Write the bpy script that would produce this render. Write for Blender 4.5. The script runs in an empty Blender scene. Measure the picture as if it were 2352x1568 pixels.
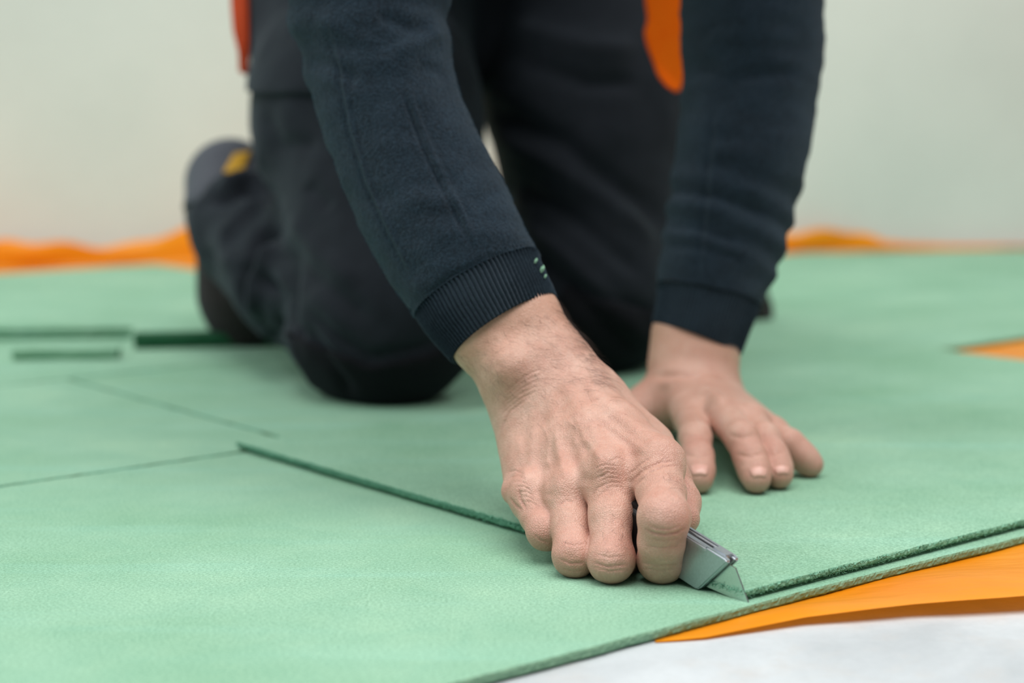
import bpy, bmesh, math, random
import numpy as np
from mathutils import Vector

random.seed(7)
rng = np.random.default_rng(7)
scene = bpy.context.scene
COL = scene.collection

# ------------------------------------------------------------------ camera
FPX, CX, CY, HOR, CAMH = 4000.0, 1176.0, 784.0, 244.0, 0.221
PITCH = math.atan((CY - HOR) / FPX)
SP, CP = math.sin(PITCH), math.cos(PITCH)
cam_d = bpy.data.cameras.new('camera')
cam = bpy.data.objects.new('camera', cam_d)
COL.objects.link(cam)
cam.location = (0, 0, CAMH)
cam.rotation_euler = (math.pi / 2 - PITCH, 0, 0)
cam_d.sensor_width = 36.0
cam_d.lens = FPX * 36.0 / 2352.0
cam_d.clip_start = 0.02
cam_d.dof.use_dof = True
cam_d.dof.focus_distance = 0.835
cam_d.dof.aperture_fstop = 4.9
scene.camera = cam

# ------------------------------------------------------------------ light
world = bpy.data.worlds.new('world')
scene.world = world
world.use_nodes = True
world.node_tree.nodes['Background'].inputs[0].default_value = (0.93, 0.97, 1.0, 1)
world.node_tree.nodes['Background'].inputs[1].default_value = 0.17


def area(name, loc, target, sx, sy, power, col):
    l = bpy.data.lights.new(name, 'AREA')
    l.shape = 'RECTANGLE'
    l.size, l.size_y, l.energy, l.color = sx, sy, power, col
    o = bpy.data.objects.new(name, l)
    COL.objects.link(o)
    o.location = loc
    o.rotation_euler = (Vector(target) - Vector(loc)).to_track_quat('-Z', 'Y').to_euler()
    return o


area('window_light', (-2.1, 0.7, 1.9), (0.0, 1.1, 0.1), 1.8, 1.6, 32, (0.96, 0.98, 1.0))
area('ceiling_light', (0.45, 0.40, 2.6), (0.4, 0.9, 0.0), 2.8, 2.6, 114, (1.0, 0.985, 0.96))

vs = scene.view_settings
vs.view_transform = 'Standard'
vs.look = 'None'
vs.exposure = 0.0
vs.gamma = 1.0
vs.use_curve_mapping = False


# ------------------------------------------------------------------ measuring helpers
def ray(px, py):
    a, b = (px - CX) / FPX, (py - CY) / FPX
    return np.array([a, CP - b * SP, -SP - b * CP])


def P(px, py, Y):
    d = ray(px, py)
    return np.array([0, 0, CAMH]) + d * (Y / d[1])


def G(px, py, z=0.0):
    d = ray(px, py)
    return np.array([0, 0, CAMH]) + d * ((z - CAMH) / d[2])


def project(V):
    V = np.asarray(V, dtype=np.float64)
    y, z = V[:, 1], V[:, 2] - CAMH
    dep = y * CP - z * SP
    up = y * SP + z * CP
    return CX + FPX * V[:, 0] / dep, CY - FPX * up / dep


# ------------------------------------------------------------------ objects
def tag(o, label=None, cat=None, group=None, kind=None):
    if label: o['label'] = label
    if cat: o['category'] = cat
    if group: o['group'] = group
    if kind: o['kind'] = kind
    return o


def empty(name, loc):
    o = bpy.data.objects.new(name, None)
    o.empty_display_size = 0.05
    COL.objects.link(o)
    o.location = loc
    return o


def link(name, me, mat, parent=None, smooth=True):
    o = bpy.data.objects.new(name, me)
    COL.objects.link(o)
    if mat: me.materials.append(mat)
    if smooth and len(me.polygons):
        me.polygons.foreach_set('use_smooth', np.ones(len(me.polygons), dtype=bool))
    if parent is not None:
        o.parent = parent
        bpy.context.view_layer.update() if False else None
        off = Vector((0, 0, 0))
        p = parent
        while p is not None:
            off += p.location
            p = p.parent
        me.transform(__import__('mathutils').Matrix.Translation(-off))
    me.update()
    return o


def mesh_from(V, F, name='m'):
    me = bpy.data.meshes.new(name)
    V = np.asarray(V, dtype=np.float32)
    if isinstance(F, np.ndarray):
        n, k = F.shape
        me.vertices.add(len(V))
        me.vertices.foreach_set('co', V.ravel())
        me.loops.add(n * k)
        me.loops.foreach_set('vertex_index', F.astype(np.int32).ravel())
        me.polygons.add(n)
        me.polygons.foreach_set('loop_start', np.arange(0, n * k, k, dtype=np.int32))
        me.update(calc_edges=True)
        me.validate()
    else:
        me.from_pydata([tuple(map(float, v)) for v in V], [], [list(map(int, f)) for f in F])
        me.update()
    return me


# ------------------------------------------------------------------ numpy noise
_perm = np.random.default_rng(3).random((64, 64, 64)).astype(np.float32)


def vnoise(Pt):
    Pt = np.asarray(Pt, dtype=np.float64)
    i = np.floor(Pt).astype(int)
    f = Pt - i
    f = f * f * (3 - 2 * f)
    out = 0
    for dx in (0, 1):
        for dy in (0, 1):
            for dz in (0, 1):
                w = (f[:, 0] if dx else 1 - f[:, 0]) * (f[:, 1] if dy else 1 - f[:, 1]) * (f[:, 2] if dz else 1 - f[:, 2])
                out = out + w * _perm[(i[:, 0] + dx) % 64, (i[:, 1] + dy) % 64, (i[:, 2] + dz) % 64]
    return out * 2 - 1


# ------------------------------------------------------------------ signed distance modelling
def smin(a, b, k):
    if k <= 0: return np.minimum(a, b)
    h = np.maximum(k - np.abs(a - b), 0) / k
    return np.minimum(a, b) - h * h * k * 0.25


def cap(p, a, b, ra, rb):
    a = np.asarray(a, dtype=np.float32); b = np.asarray(b, dtype=np.float32)
    ab = b - a
    t = np.clip(((p - a) @ ab) / max(float(ab @ ab), 1e-12), 0, 1)
    q = p - a - t[:, None] * ab
    return np.sqrt(np.einsum('ij,ij->i', q, q)) - (ra + (rb - ra) * t)


def chain(p, pts, rad, k):
    d = None
    for i in range(len(pts) - 1):
        c = cap(p, pts[i], pts[i + 1], rad[i], rad[i + 1])
        d = c if d is None else smin(d, c, k)
    return d


def ball(p, c, r):
    q = p - np.asarray(c, dtype=np.float32)
    return np.sqrt(np.einsum('ij,ij->i', q, q)) - r


def feval(f, pts, n=400000):
    return np.concatenate([f(pts[i:i + n].astype(np.float32)) for i in range(0, len(pts), n)]) if len(pts) else np.zeros(0)


def sdf_mesh(f, lo, hi, h, B=8, newton=True):
    lo = np.array(lo, dtype=np.float64); hi = np.array(hi, dtype=np.float64)
    nb = np.ceil((hi - lo) / (h * B)).astype(int)
    n = nb * B
    bi = np.stack(np.meshgrid(*[np.arange(k) for k in nb], indexing='ij'), -1).reshape(-1, 3)
    cen = lo + (bi * B + B / 2) * h
    dc = feval(f, cen)
    act = np.abs(dc) < h * B * 1.25
    D = np.where(dc < 0, -1.0, 1.0).astype(np.float32).reshape(nb)
    D = D.repeat(B, 0).repeat(B, 1).repeat(B, 2)
    loc = np.stack(np.meshgrid(*[np.arange(B)] * 3, indexing='ij'), -1).reshape(-1, 3)
    ai = bi[act]
    idx = (ai[:, None, :] * B + loc[None]).reshape(-1, 3)
    vals = feval(f, lo + idx * h)
    D[idx[:, 0], idx[:, 1], idx[:, 2]] = vals
    S = D < 0
    m = np.zeros((n[0] - 1, n[1] - 1, n[2] - 1), dtype=np.uint8)
    offs = [(a, b, c) for a in (0, 1) for b in (0, 1) for c in (0, 1)]
    for a, b, c in offs:
        m += S[a:n[0] - 1 + a, b:n[1] - 1 + b, c:n[2] - 1 + c]
    cells = np.argwhere((m > 0) & (m < 8))
    del m
    cv = np.stack([D[cells[:, 0] + a, cells[:, 1] + b, cells[:, 2] + c] for a, b, c in offs], 1)
    acc = np.zeros((len(cells), 3)); cnt = np.zeros(len(cells))
    O = np.array(offs, dtype=np.float64)
    for i in range(8):
        for j in range(i + 1, 8):
            if np.abs(O[i] - O[j]).sum() != 1: continue
            va, vb = cv[:, i], cv[:, j]
            x = (va < 0) != (vb < 0)
            t = np.where(x, va / np.where(x, va - vb, 1), 0)
            acc += np.where(x[:, None], O[i] + t[:, None] * (O[j] - O[i]), 0)
            cnt += x
    V = lo + (cells + acc / cnt[:, None]) * h
    ID = np.full(tuple(n - 1), -1, dtype=np.int32)
    ID[cells[:, 0], cells[:, 1], cells[:, 2]] = np.arange(len(cells))
    Q = []
    for ax in range(3):
        sl0 = [slice(None)] * 3; sl1 = [slice(None)] * 3
        sl0[ax] = slice(0, n[ax] - 1); sl1[ax] = slice(1, n[ax])
        e = np.argwhere(S[tuple(sl0)] != S[tuple(sl1)])
        u, v = (ax + 1) % 3, (ax + 2) % 3
        ok = (e[:, u] > 0) & (e[:, v] > 0) & (e[:, u] < n[u] - 1) & (e[:, v] < n[v] - 1)
        e = e[ok]
        inside = S[e[:, 0], e[:, 1], e[:, 2]]
        c = []
        for du, dv in ((-1, -1), (0, -1), (0, 0), (-1, 0)):
            g = e.copy(); g[:, u] += du; g[:, v] += dv
            c.append(ID[g[:, 0], g[:, 1], g[:, 2]])
        q = np.stack(c, 1)
        q[~inside] = q[~inside][:, ::-1]
        Q.append(q)
    Q = np.concatenate(Q)
    Q = Q[(Q >= 0).all(1)]
    if newton:
        V = V - grad(f, V, h) * feval(f, V)[:, None]
    return V, Q


def grad(f, V, h):
    k = np.array([[1, -1, -1], [-1, -1, 1], [-1, 1, -1], [1, 1, 1]], dtype=np.float64)
    g = 0
    for kk in k:
        g = g + kk * feval(f, V + kk * h * 0.6)[:, None]
    return g / np.maximum(np.linalg.norm(g, axis=1)[:, None], 1e-9)


def vnormals(V, Q):
    n = np.cross(V[Q[:, 2]] - V[Q[:, 0]], V[Q[:, 3]] - V[Q[:, 1]])
    N = np.zeros_like(V)
    for i in range(4): np.add.at(N, Q[:, i], n)
    return N / np.maximum(np.linalg.norm(N, axis=1)[:, None], 1e-12)


def polydist(x, y, poly):
    d = np.full(len(x), 1e9); s = np.zeros(len(x))
    L = 0.0
    seg = [math.hypot(poly[i + 1][0] - poly[i][0], poly[i + 1][1] - poly[i][1]) for i in range(len(poly) - 1)]
    tot = sum(seg)
    for i in range(len(poly) - 1):
        ax, ay = poly[i]; bx, by = poly[i + 1]
        t = np.clip(((x - ax) * (bx - ax) + (y - ay) * (by - ay)) / max(seg[i] ** 2, 1e-9), 0, 1)
        dd = np.hypot(x - ax - t * (bx - ax), y - ay - t * (by - ay))
        m = dd < d
        d[m] = dd[m]; s[m] = (L + t[m] * seg[i]) / tot
        L += seg[i]
    return d, s


def sculpt(V, N, strokes, ymin=0, ymax=9):
    """strokes: (polyline traced on the surface, width, height in metres); real displacement along the normal"""
    px, py = project(V)
    view = V - np.array([0, 0, CAMH]); view /= np.linalg.norm(view, axis=1)[:, None]
    face = np.clip(-(view * N).sum(1) * 2.5, 0, 1) * ((V[:, 1] > ymin) & (V[:, 1] < ymax))
    disp = np.zeros(len(V))
    for poly, w, a in strokes:
        xs = [q[0] for q in poly]; ys = [q[1] for q in poly]
        m = (px > min(xs) - 3 * w) & (px < max(xs) + 3 * w) & (py > min(ys) - 3 * w) & (py < max(ys) + 3 * w) & (face > 0)
        if not m.any(): continue
        d, s = polydist(px[m], py[m], poly)
        fade = np.clip(np.minimum(s, 1 - s) * 6, 0.15, 1)
        disp[m] += a * np.exp(-(d / w) ** 2) * fade * face[m]
    return V + N * disp[:, None]


# ------------------------------------------------------------------ materials
def srgb(r, g, b):
    f = lambda c: ((c / 255 + 0.055) / 1.055) ** 2.4 if c / 255 > 0.04045 else c / 255 / 12.92
    return (f(r), f(g), f(b), 1)


class NT:
    def __init__(s, name):
        s.m = bpy.data.materials.new(name)
        s.m.use_nodes = True
        s.t = s.m.node_tree
        s.b = s.t.nodes['Principled BSDF']
        s.out = s.t.nodes['Material Output']
        tc = s.t.nodes.new('ShaderNodeTexCoord')
        s.co = tc.outputs['Object']

    def node(s, typ, **kw):
        n = s.t.nodes.new(typ)
        for k, v in kw.items():
            if k in n.inputs: 
                if hasattr(v, 'is_output') : s.t.links.new(v, n.inputs[k])
                else: n.inputs[k].default_value = v
            else: setattr(n, k, v)
        return n

    def lk(s, a, b): s.t.links.new(a, b)

    def mapping(s, scale=(1, 1, 1), rot=(0, 0, 0)):
        n = s.node('ShaderNodeMapping')
        n.inputs['Scale'].default_value = scale
        n.inputs['Rotation'].default_value = rot
        s.lk(s.co, n.inputs['Vector'])
        return n.outputs[0]

    def noise(s, scale, detail=4, rough=0.55, vec=None, dist=0.0):
        n = s.node('ShaderNodeTexNoise')
        n.inputs['Scale'].default_value = scale
        n.inputs['Detail'].default_value = detail
        n.inputs['Roughness'].default_value = rough
        n.inputs['Distortion'].default_value = dist
        s.lk(vec or s.co, n.inputs['Vector'])
        return n.outputs['Fac']

    def ramp(s, fac, stops):
        n = s.node('ShaderNodeValToRGB')
        el = n.color_ramp.elements
        while len(el) < len(stops): el.new(0.5)
        for e, (p, c) in zip(el, stops): e.position = p; e.color = c
        s.lk(fac, n.inputs[0])
        return n.outputs[0]

    def mix(s, fac, a, b, mode='MIX'):
        n = s.node('ShaderNodeMix', data_type='RGBA', blend_type=mode)
        for sock, v in ((n.inputs[0], fac), (n.inputs[6], a), (n.inputs[7], b)):
            if hasattr(v, 'is_output'): s.lk(v, sock)
            else: sock.default_value = v
        return n.outputs[2]

    def math(s, op, a, b=0.0):
        n = s.node('ShaderNodeMath', operation=op)
        for sock, v in ((n.inputs[0], a), (n.inputs[1], b)):
            if hasattr(v, 'is_output'): s.lk(v, sock)
            else: sock.default_value = v
        return n.outputs[0]

    def bump(s, height, strength, dist, normal=None):
        n = s.node('ShaderNodeBump')
        n.inputs['Strength'].default_value = strength
        n.inputs['Distance'].default_value = dist
        s.lk(height, n.inputs['Height'])
        if normal is not None: s.lk(normal, n.inputs['Normal'])
        return n.outputs[0]

    def done(s, col=None, rough=0.8, normal=None, **kw):
        if col is not None:
            if hasattr(col, 'is_output'): s.lk(col, s.b.inputs['Base Color'])
            else: s.b.inputs['Base Color'].default_value = col
        if hasattr(rough, 'is_output'): s.lk(rough, s.b.inputs['Roughness'])
        else: s.b.inputs['Roughness'].default_value = rough
        if normal is not None: s.lk(normal, s.b.inputs['Normal'])
        for k, v in kw.items(): s.b.inputs[k.replace('_', ' ')].default_value = v
        return s.m


def mat_board(name, c1, c2, c3, rot=0.687):
    n = NT(name)
    big = n.noise(5.0, 3, 0.6)
    streak = n.noise(1.0, 3, 0.6, n.mapping((2.2, 26, 1), (0, 0, -rot)))
    fib = n.noise(1.0, 3, 0.7, n.mapping((420, 1300, 600), (0, 0, -0.12)))
    fine = n.noise(760, 5, 0.78)
    col = n.ramp(big, [(0.3, c1), (0.55, c2), (0.75, c3)])
    col = n.mix(n.math('MULTIPLY', n.ramp(streak, [(0.55, (0, 0, 0, 1)), (0.75, (1, 1, 1, 1))]), 0.30), col, srgb(152, 204, 190))
    col = n.mix(0.75, col, n.ramp(fine, [(0.34, (0.52, 0.60, 0.55, 1)), (0.66, (1.38, 1.35, 1.36, 1))]), 'MULTIPLY')
    col = n.mix(0.5, col, n.ramp(fib, [(0.35, (0.7, 0.75, 0.72, 1)), (0.65, (1.22, 1.2, 1.2, 1))]), 'MULTIPLY')
    patch = n.noise(38, 4, 0.6, dist=0.8)
    col = n.mix(0.35, col, n.ramp(patch, [(0.35, (0.86, 0.93, 0.90, 1)), (0.65, (1.10, 1.06, 1.02, 1))]), 'MULTIPLY')
    nrm = n.bump(fine, 0.4, 0.0006)
    nrm = n.bump(fib, 0.45, 0.0006, nrm)
    return n.done(col, 0.93, nrm, Specular_IOR_Level=0.15)


def mat_fibre(name, ca, cb):
    n = NT(name)
    a = n.noise(1.0, 4, 0.7, n.mapping((260, 260, 900)))
    b = n.noise(700, 4, 0.7)
    col = n.mix(0.5, n.ramp(a, [(0.3, ca), (0.7, cb)]), n.ramp(b, [(0.3, ca), (0.75, cb)]))
    return n.done(col, 0.97, n.bump(b, 0.45, 0.0007), Specular_IOR_Level=0.05)


def mat_cloth(name, c1, c2, scale, bump=0.5, sheen=0.3, dist=0.0006, spread=(0.35, 0.7), rough=0.95):
    n = NT(name)
    a = n.noise(scale, 4, 0.8)
    b = n.noise(scale * 0.06, 3, 0.6)
    col = n.mix(n.math('ADD', n.math('MULTIPLY', a, 0.75), n.math('MULTIPLY', b, 0.25)), c1, c2)
    col = n.ramp(n.math('ADD', n.math('MULTIPLY', a, 0.8), n.math('MULTIPLY', b, 0.2)), [(spread[0], c1), (spread[1], c2)])
    m = n.done(col, rough, n.bump(a, bump, dist), Specular_IOR_Level=0.1)
    n.b.inputs['Sheen Weight'].default_value = sheen
    n.b.inputs['Sheen Roughness'].default_value = 0.5
    n.b.inputs['Sheen Tint'].default_value = (0.6, 0.75, 0.9, 1)
    return m


def mat_plain(name, c, rough=0.6, metal=0.0, bumpscale=None, bstr=0.2, spec=0.5):
    n = NT(name)
    a = n.noise(bumpscale or 300, 3, 0.6)
    col = n.mix(0.25, c, n.ramp(a, [(0.3, tuple(x * 0.7 for x in c[:3]) + (1,)), (0.7, tuple(min(1, x * 1.25) for x in c[:3]) + (1,))]))
    m = n.done(col, rough, n.bump(a, bstr, 0.0003), Metallic=metal, Specular_IOR_Level=spec)
    return m


def mat_skin():
    n = NT('skin')
    at = n.node('ShaderNodeAttribute', attribute_name='tint')
    sep = n.node('ShaderNodeSeparateColor')
    n.lk(at.outputs['Color'], sep.inputs[0])
    base = n.ramp(n.noise(55, 4, 0.6), [(0.3, srgb(195, 148, 129)), (0.5, srgb(205, 161, 143)), (0.75, srgb(215, 177, 160))])
    blot = n.noise(160, 3, 0.6)
    base = n.mix(n.math('MULTIPLY', n.ramp(blot, [(0.45, (0, 0, 0, 1)), (0.7, (1, 1, 1, 1))]), 0.22), base, srgb(190, 128, 110))
    col = n.mix(n.math('MULTIPLY', sep.outputs[0], 0.55), base, srgb(192, 122, 110))      # redder knuckles
    col = n.mix(n.math('MULTIPLY', sep.outputs[1], 0.6), col, srgb(190, 140, 108))       # tanned forearm
    col = n.mix(n.math('MULTIPLY', sep.outputs[2], 0.45), col, srgb(164, 106, 90))         # brown wrinkle lines
    vo = n.node('ShaderNodeTexVoronoi', feature='DISTANCE_TO_EDGE')
    vo.inputs['Scale'].default_value = 900
    n.lk(n.mapping((1, 1, 1)), vo.inputs['Vector'])
    cell = n.ramp(vo.outputs['Distance'], [(0.0, (0, 0, 0, 1)), (0.25, (1, 1, 1, 1))])
    fine = n.noise(700, 5, 0.7)
    col = n.mix(0.35, col, n.ramp(fine, [(0.3, (0.72, 0.66, 0.62, 1)), (0.7, (1.15, 1.12, 1.1, 1))]), 'MULTIPLY')
    nrm = n.bump(cell, 0.4, 0.0005)
    nrm = n.bump(fine, 0.45, 0.0006, nrm)
    m = n.done(col, 0.46, nrm, Specular_IOR_Level=0.72)
    n.b.inputs['Subsurface Weight'].default_value = 0.18
    n.b.inputs['Subsurface Radius'].default_value = (1.0, 0.35, 0.2)
    n.b.inputs['Subsurface Scale'].default_value = 0.003
    return m


M = {}
M['board'] = mat_board('green_fibre_board', srgb(134, 176, 149), srgb(147, 187, 163), srgb(161, 198, 171))
M['edge'] = mat_fibre('board_cut_edge', srgb(92, 150, 124), srgb(150, 196, 170))
M['edge_b'] = mat_fibre('board_brown_edge', srgb(100, 142, 116), srgb(152, 186, 156))
M['skin'] = mat_skin()
M['fleece'] = mat_cloth('navy_fleece', srgb(6, 13, 20), srgb(36, 53, 66), 620, 1.0, 0.2, 0.0016, (0.36, 0.66))
M['rib'] = mat_cloth('navy_rib_knit', srgb(12, 20, 27), srgb(38, 52, 62), 1000, 0.6, 0.2, 0.0006)
M['trouser'] = mat_cloth('charcoal_twill', srgb(22, 25, 30), srgb(38, 43, 50), 1500, 0.3, 0.12, 0.0004, rough=0.8)
M['patch'] = mat_cloth('black_knee_patch', srgb(17, 18, 21), srgb(27, 28, 32), 1500, 0.3, 0.05, 0.0004)
M['orange_cloth'] = mat_cloth('orange_pocket_cloth', srgb(250, 96, 6), srgb(255, 122, 20), 800, 0.3, 0.0)
M['red_strap'] = mat_cloth('orange_red_strap', srgb(198, 74, 44), srgb(222, 92, 56), 800, 0.3, 0.0)
M['shoe'] = mat_cloth('grey_shoe_suede', srgb(46, 42, 42), srgb(70, 64, 64), 500, 0.4, 0.1)
M['heel'] = mat_cloth('grey_heel_counter', srgb(70, 72, 79), srgb(94, 97, 104), 500, 0.4, 0.1)
M['sole'] = mat_plain('black_rubber', srgb(34, 32, 32), 0.8)
M['yellow'] = mat_plain('yellow_tab', srgb(196, 150, 30), 0.7)
M['nail'] = mat_plain('fingernail', srgb(214, 164, 150), 0.32, spec=0.5)
M['hair'] = mat_plain('dark_hair', srgb(52, 36, 28), 0.6)
M['metal'] = mat_plain('die_cast_metal', srgb(176, 184, 190), 0.38, 0.85, 900, 0.12)
M['blade'] = mat_plain('steel_blade', srgb(205, 210, 208), 0.28, 1.0, 1500, 0.05)
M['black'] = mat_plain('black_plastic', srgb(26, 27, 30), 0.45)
M['darkgreen'] = mat_plain('dark_green_shade', srgb(30, 92, 60), 0.9)


def mat_film():
    n = NT('orange_film')
    a = n.noise(9, 3, 0.5, dist=0.6)
    col = n.ramp(a, [(0.3, srgb(252, 150, 14)), (0.7, srgb(255, 170, 42))])
    nrm = n.bump(n.noise(30, 3, 0.5, n.mapping((1, 2.5, 1), (0, 0, 0.6))), 0.3, 0.004)
    n.done(col, 0.35, nrm, Specular_IOR_Level=0.25)
    tr = n.node('ShaderNodeBsdfTranslucent')
    tr.inputs['Color'].default_value = srgb(255, 150, 30)
    mx = n.node('ShaderNodeMixShader')
    mx.inputs[0].default_value = 0.3
    n.lk(n.b.outputs[0], mx.inputs[1]); n.lk(tr.outputs[0], mx.inputs[2])
    n.lk(mx.outputs[0], n.out.inputs['Surface'])
    return n.m


def mat_concrete():
    n = NT('pale_concrete')
    a = n.noise(9, 6, 0.6, dist=0.5)
    b = n.noise(30, 5, 0.7)
    c = n.noise(220, 4, 0.7)
    col = n.ramp(a, [(0.3, srgb(174, 180, 183)), (0.6, srgb(195, 201, 204))])
    col = n.mix(n.math('MULTIPLY', n.ramp(b, [(0.52, (0, 0, 0, 1)), (0.72, (1, 1, 1, 1))]), 0.35), col, srgb(188, 180, 172))
    col = n.mix(0.2, col, n.ramp(c, [(0.3, (0.8, 0.8, 0.8, 1)), (0.7, (1.1, 1.1, 1.1, 1))]), 'MULTIPLY')
    return n.done(col, 0.9, n.bump(b, 0.3, 0.004), Specular_IOR_Level=0.2)


def mat_wall():
    n = NT('off_white_plaster')
    a = n.noise(3.0, 5, 0.6)
    b = n.noise(60, 4, 0.6)
    col = n.ramp(a, [(0.3, srgb(205, 211, 204)), (0.7, srgb(217, 222, 215))])
    return n.done(col, 0.9, n.bump(b, 0.25, 0.002), Specular_IOR_Level=0.2)


M['film'] = mat_film()
M['concrete'] = mat_concrete()
M['wall'] = mat_wall()

# ------------------------------------------------------------------ the room
TH = 0.0045                                    # thickness of one board; z = 0 is the top of the lower layer
WL, WR = G(0, 606), G(2352, 570)
wd = (WR - WL)[:2]; wd /= np.linalg.norm(wd)
wn = np.array([-wd[1], wd[0]])                 # away from the camera


def wallpt(s, off=0.0): return WL[:2] + wd * s + wn * off


def box_poly(corners, z0, z1):
    n = len(corners)
    V = [(x, y, z0) for x, y in corners] + [(x, y, z1) for x, y in corners]
    F = [list(range(n))[::-1], list(range(n, 2 * n))] + [[i, (i + 1) % n, n + (i + 1) % n, n + i] for i in range(n)]
    return V, F


fl = [wallpt(-2.6, 0.2), wallpt(4.2, 0.2), np.array([3.4, -1.4]), np.array([-3.0, -1.4])]
V, F = box_poly([tuple(p) for p in fl[::-1]], -0.16, -TH - 0.0006)
tag(link('floor', mesh_from(V, F), M['concrete'], smooth=False), 'pale mottled concrete screed floor in front of the green boards', kind='structure')
wb = [wallpt(-2.6, 0.02), wallpt(-2.6, 0.2), wallpt(4.2, 0.2), wallpt(4.2, 0.02)]
V, F = box_poly([tuple(p) for p in wb[::-1]], -0.05, 2.7)
tag(link('wall_back', mesh_from(V, F), M['wall'], smooth=False), 'plain off-white plastered wall behind the kneeling person', kind='structure')

# ------------------------------------------------------------------ boards
T0 = G(1722, 1384)[:2]
far = G(545, 1034)[:2]
vdir = far - T0; ROW = np.linalg.norm(vdir); vdir /= ROW
udir = np.array([vdir[1], -vdir[0]])


def UV(u, v): return T0 + udir * u + vdir * v


def toUV(p): d = np.asarray(p)[:2] - T0; return float(d @ udir), float(d @ vdir)


def clip(poly, pt, nrm):
    out = []
    for i in range(len(poly)):
        a, b = poly[i], poly[(i + 1) % len(poly)]
        da, db = (a - pt) @ nrm, (b - pt) @ nrm
        if da <= 0: out.append(a)
        if (da < 0) != (db < 0) and da != db:
            out.append(a + (b - a) * (da / (da - db)))
    return out


def board(name, poly, z0, th, label, group=None, edge='edge', rag=0.0005, step=0.006, tilt=None):
    poly = clip([np.array(p, dtype=float) for p in poly], wallpt(0, -0.012), wn)
    if len(poly) < 3: return None
    ar = sum(poly[i][0] * poly[(i + 1) % len(poly)][1] - poly[(i + 1) % len(poly)][0] * poly[i][1] for i in range(len(poly)))
    if ar < 0: poly = poly[::-1]
    ring, nr = [], []
    for i in range(len(poly)):
        a, b = poly[i], poly[(i + 1) % len(poly)]
        L = np.linalg.norm(b - a); mid = (a + b) / 2
        st = step if np.linalg.norm(mid) < 2.2 else 0.03
        k = max(1, int(L / st))
        d = (b - a) / L
        for j in range(k):
            ring.append(a + (b - a) * j / k); nr.append(np.array([d[1], -d[0]]))
    ring = np.array(ring); nr = np.array(nr); n = len(ring)
    lv = [0.0, 0.3, 0.55, 0.8, 1.0]
    base = vnoise(np.column_stack([ring * 60, np.full(n, z0 * 900 + 5)])) * rag * 1.2
    V = []
    for li, l in enumerate(lv):
        nz = vnoise(np.column_stack([ring * 900, np.full(n, li * 7.3 + 11 + z0 * 1000)])) * rag + (rng.random(n) - 0.5) * rag
        inset = (-0.0032, -0.0016, 0.0, 0.0, -0.0005)[li] if z0 >= 0 else (-0.0012, 0.0, 0.0, 0.0, -0.0005)[li]
        q = ring + nr * (base + nz + inset)[:, None]
        zz = z0 + th * l + ((rng.random(n) - 0.5) * rag * 0.8 if 0 < li < 4 else vnoise(np.column_stack([ring * 200, np.full(n, 3 + li)])) * rag * 0.35)
        V.append(np.column_stack([q, np.full(n, 0.0) + zz]))
    q = ring.mean(0) + (ring - ring.mean(0)) * .993
    V.append(np.column_stack([q, np.full(n, z0 + th)]))
    V = np.concatenate(V)
    F = []
    for li in range(5):
        o = li * n
        for i in range(n):
            j = (i + 1) % n
            F.append((o + i, o + j, o + n + j, o + n + i))
    nside = 4 * n
    V = np.concatenate([V, [[*ring.mean(0), z0 + th]]])
    for i in range(n): F.append((5 * n + i, 5 * n + (i + 1) % n, 6 * n))
    F.append(list(range(n))[::-1])
    if tilt is not None: V[:, 2] += tilt(V[:, :2])
    me = mesh_from(V, F)
    o = link(name, me, M['board'], smooth=False)
    me.materials.append(M[edge])
    mi = np.zeros(len(me.polygons), dtype=np.int32); mi[:nside] = 1
    me.polygons.foreach_set('material_index', mi)
    return tag(o, label, 'board', group)


S2v = toUV(G(245, 861))[1]
u2 = toUV(G(390, 934))[0]
gap = 0.0012
UE = 0.714                                     # far end of the front row
grp = 'green underlay boards laid over the floor'
# front row, lower layer
board('underlay_board', [UV(-0.62, -0.004), UV(-0.1, -0.0035), UV(0.05, -0.0025), UV(UE - 0.012, -0.016), UV(UE - 0.012, ROW - 0.008), UV(-0.62, ROW - 0.008)], -TH, TH,
      'green underlay board in the near left foreground, the hand resting on it', grp, 'edge_b', 0.00035, 0.0013)
# the board being cut, on top
top_board = board('underlay_board', [UV(0.0, 0.003), UV(UE, 0.006), UV(UE, ROW - 0.006), UV(0.0, ROW)], 0.0004, TH,
      'green underlay board lying on top, being cut by the knife along its ragged left edge', grp, 'edge', 0.0006, 0.0013)
board('underlay_board', [UV(-1.36, -0.004), UV(-0.622, -0.004), UV(-0.622, ROW - 0.008), UV(-1.36, ROW - 0.008)], -TH, TH,
      'green underlay board furthest left in the front row', grp, 'edge_b')
# second row
v1 = ROW - 0.004
board('underlay_board', [UV(-1.7, v1), UV(u2 - 0.002, v1), UV(u2 - 0.002, S2v), UV(-1.7, S2v)], -TH, TH,
      'green board left of the kneeling legs, between two parallel seams', grp)
board('underlay_board', [UV(u2 + 0.002, v1 + .004), UV(u2 + 1.7, v1 + .03), UV(u2 + 1.7, S2v), UV(u2 + 0.002, S2v)], -TH, TH,
      'green board the person kneels on with both knees', grp)
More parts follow.
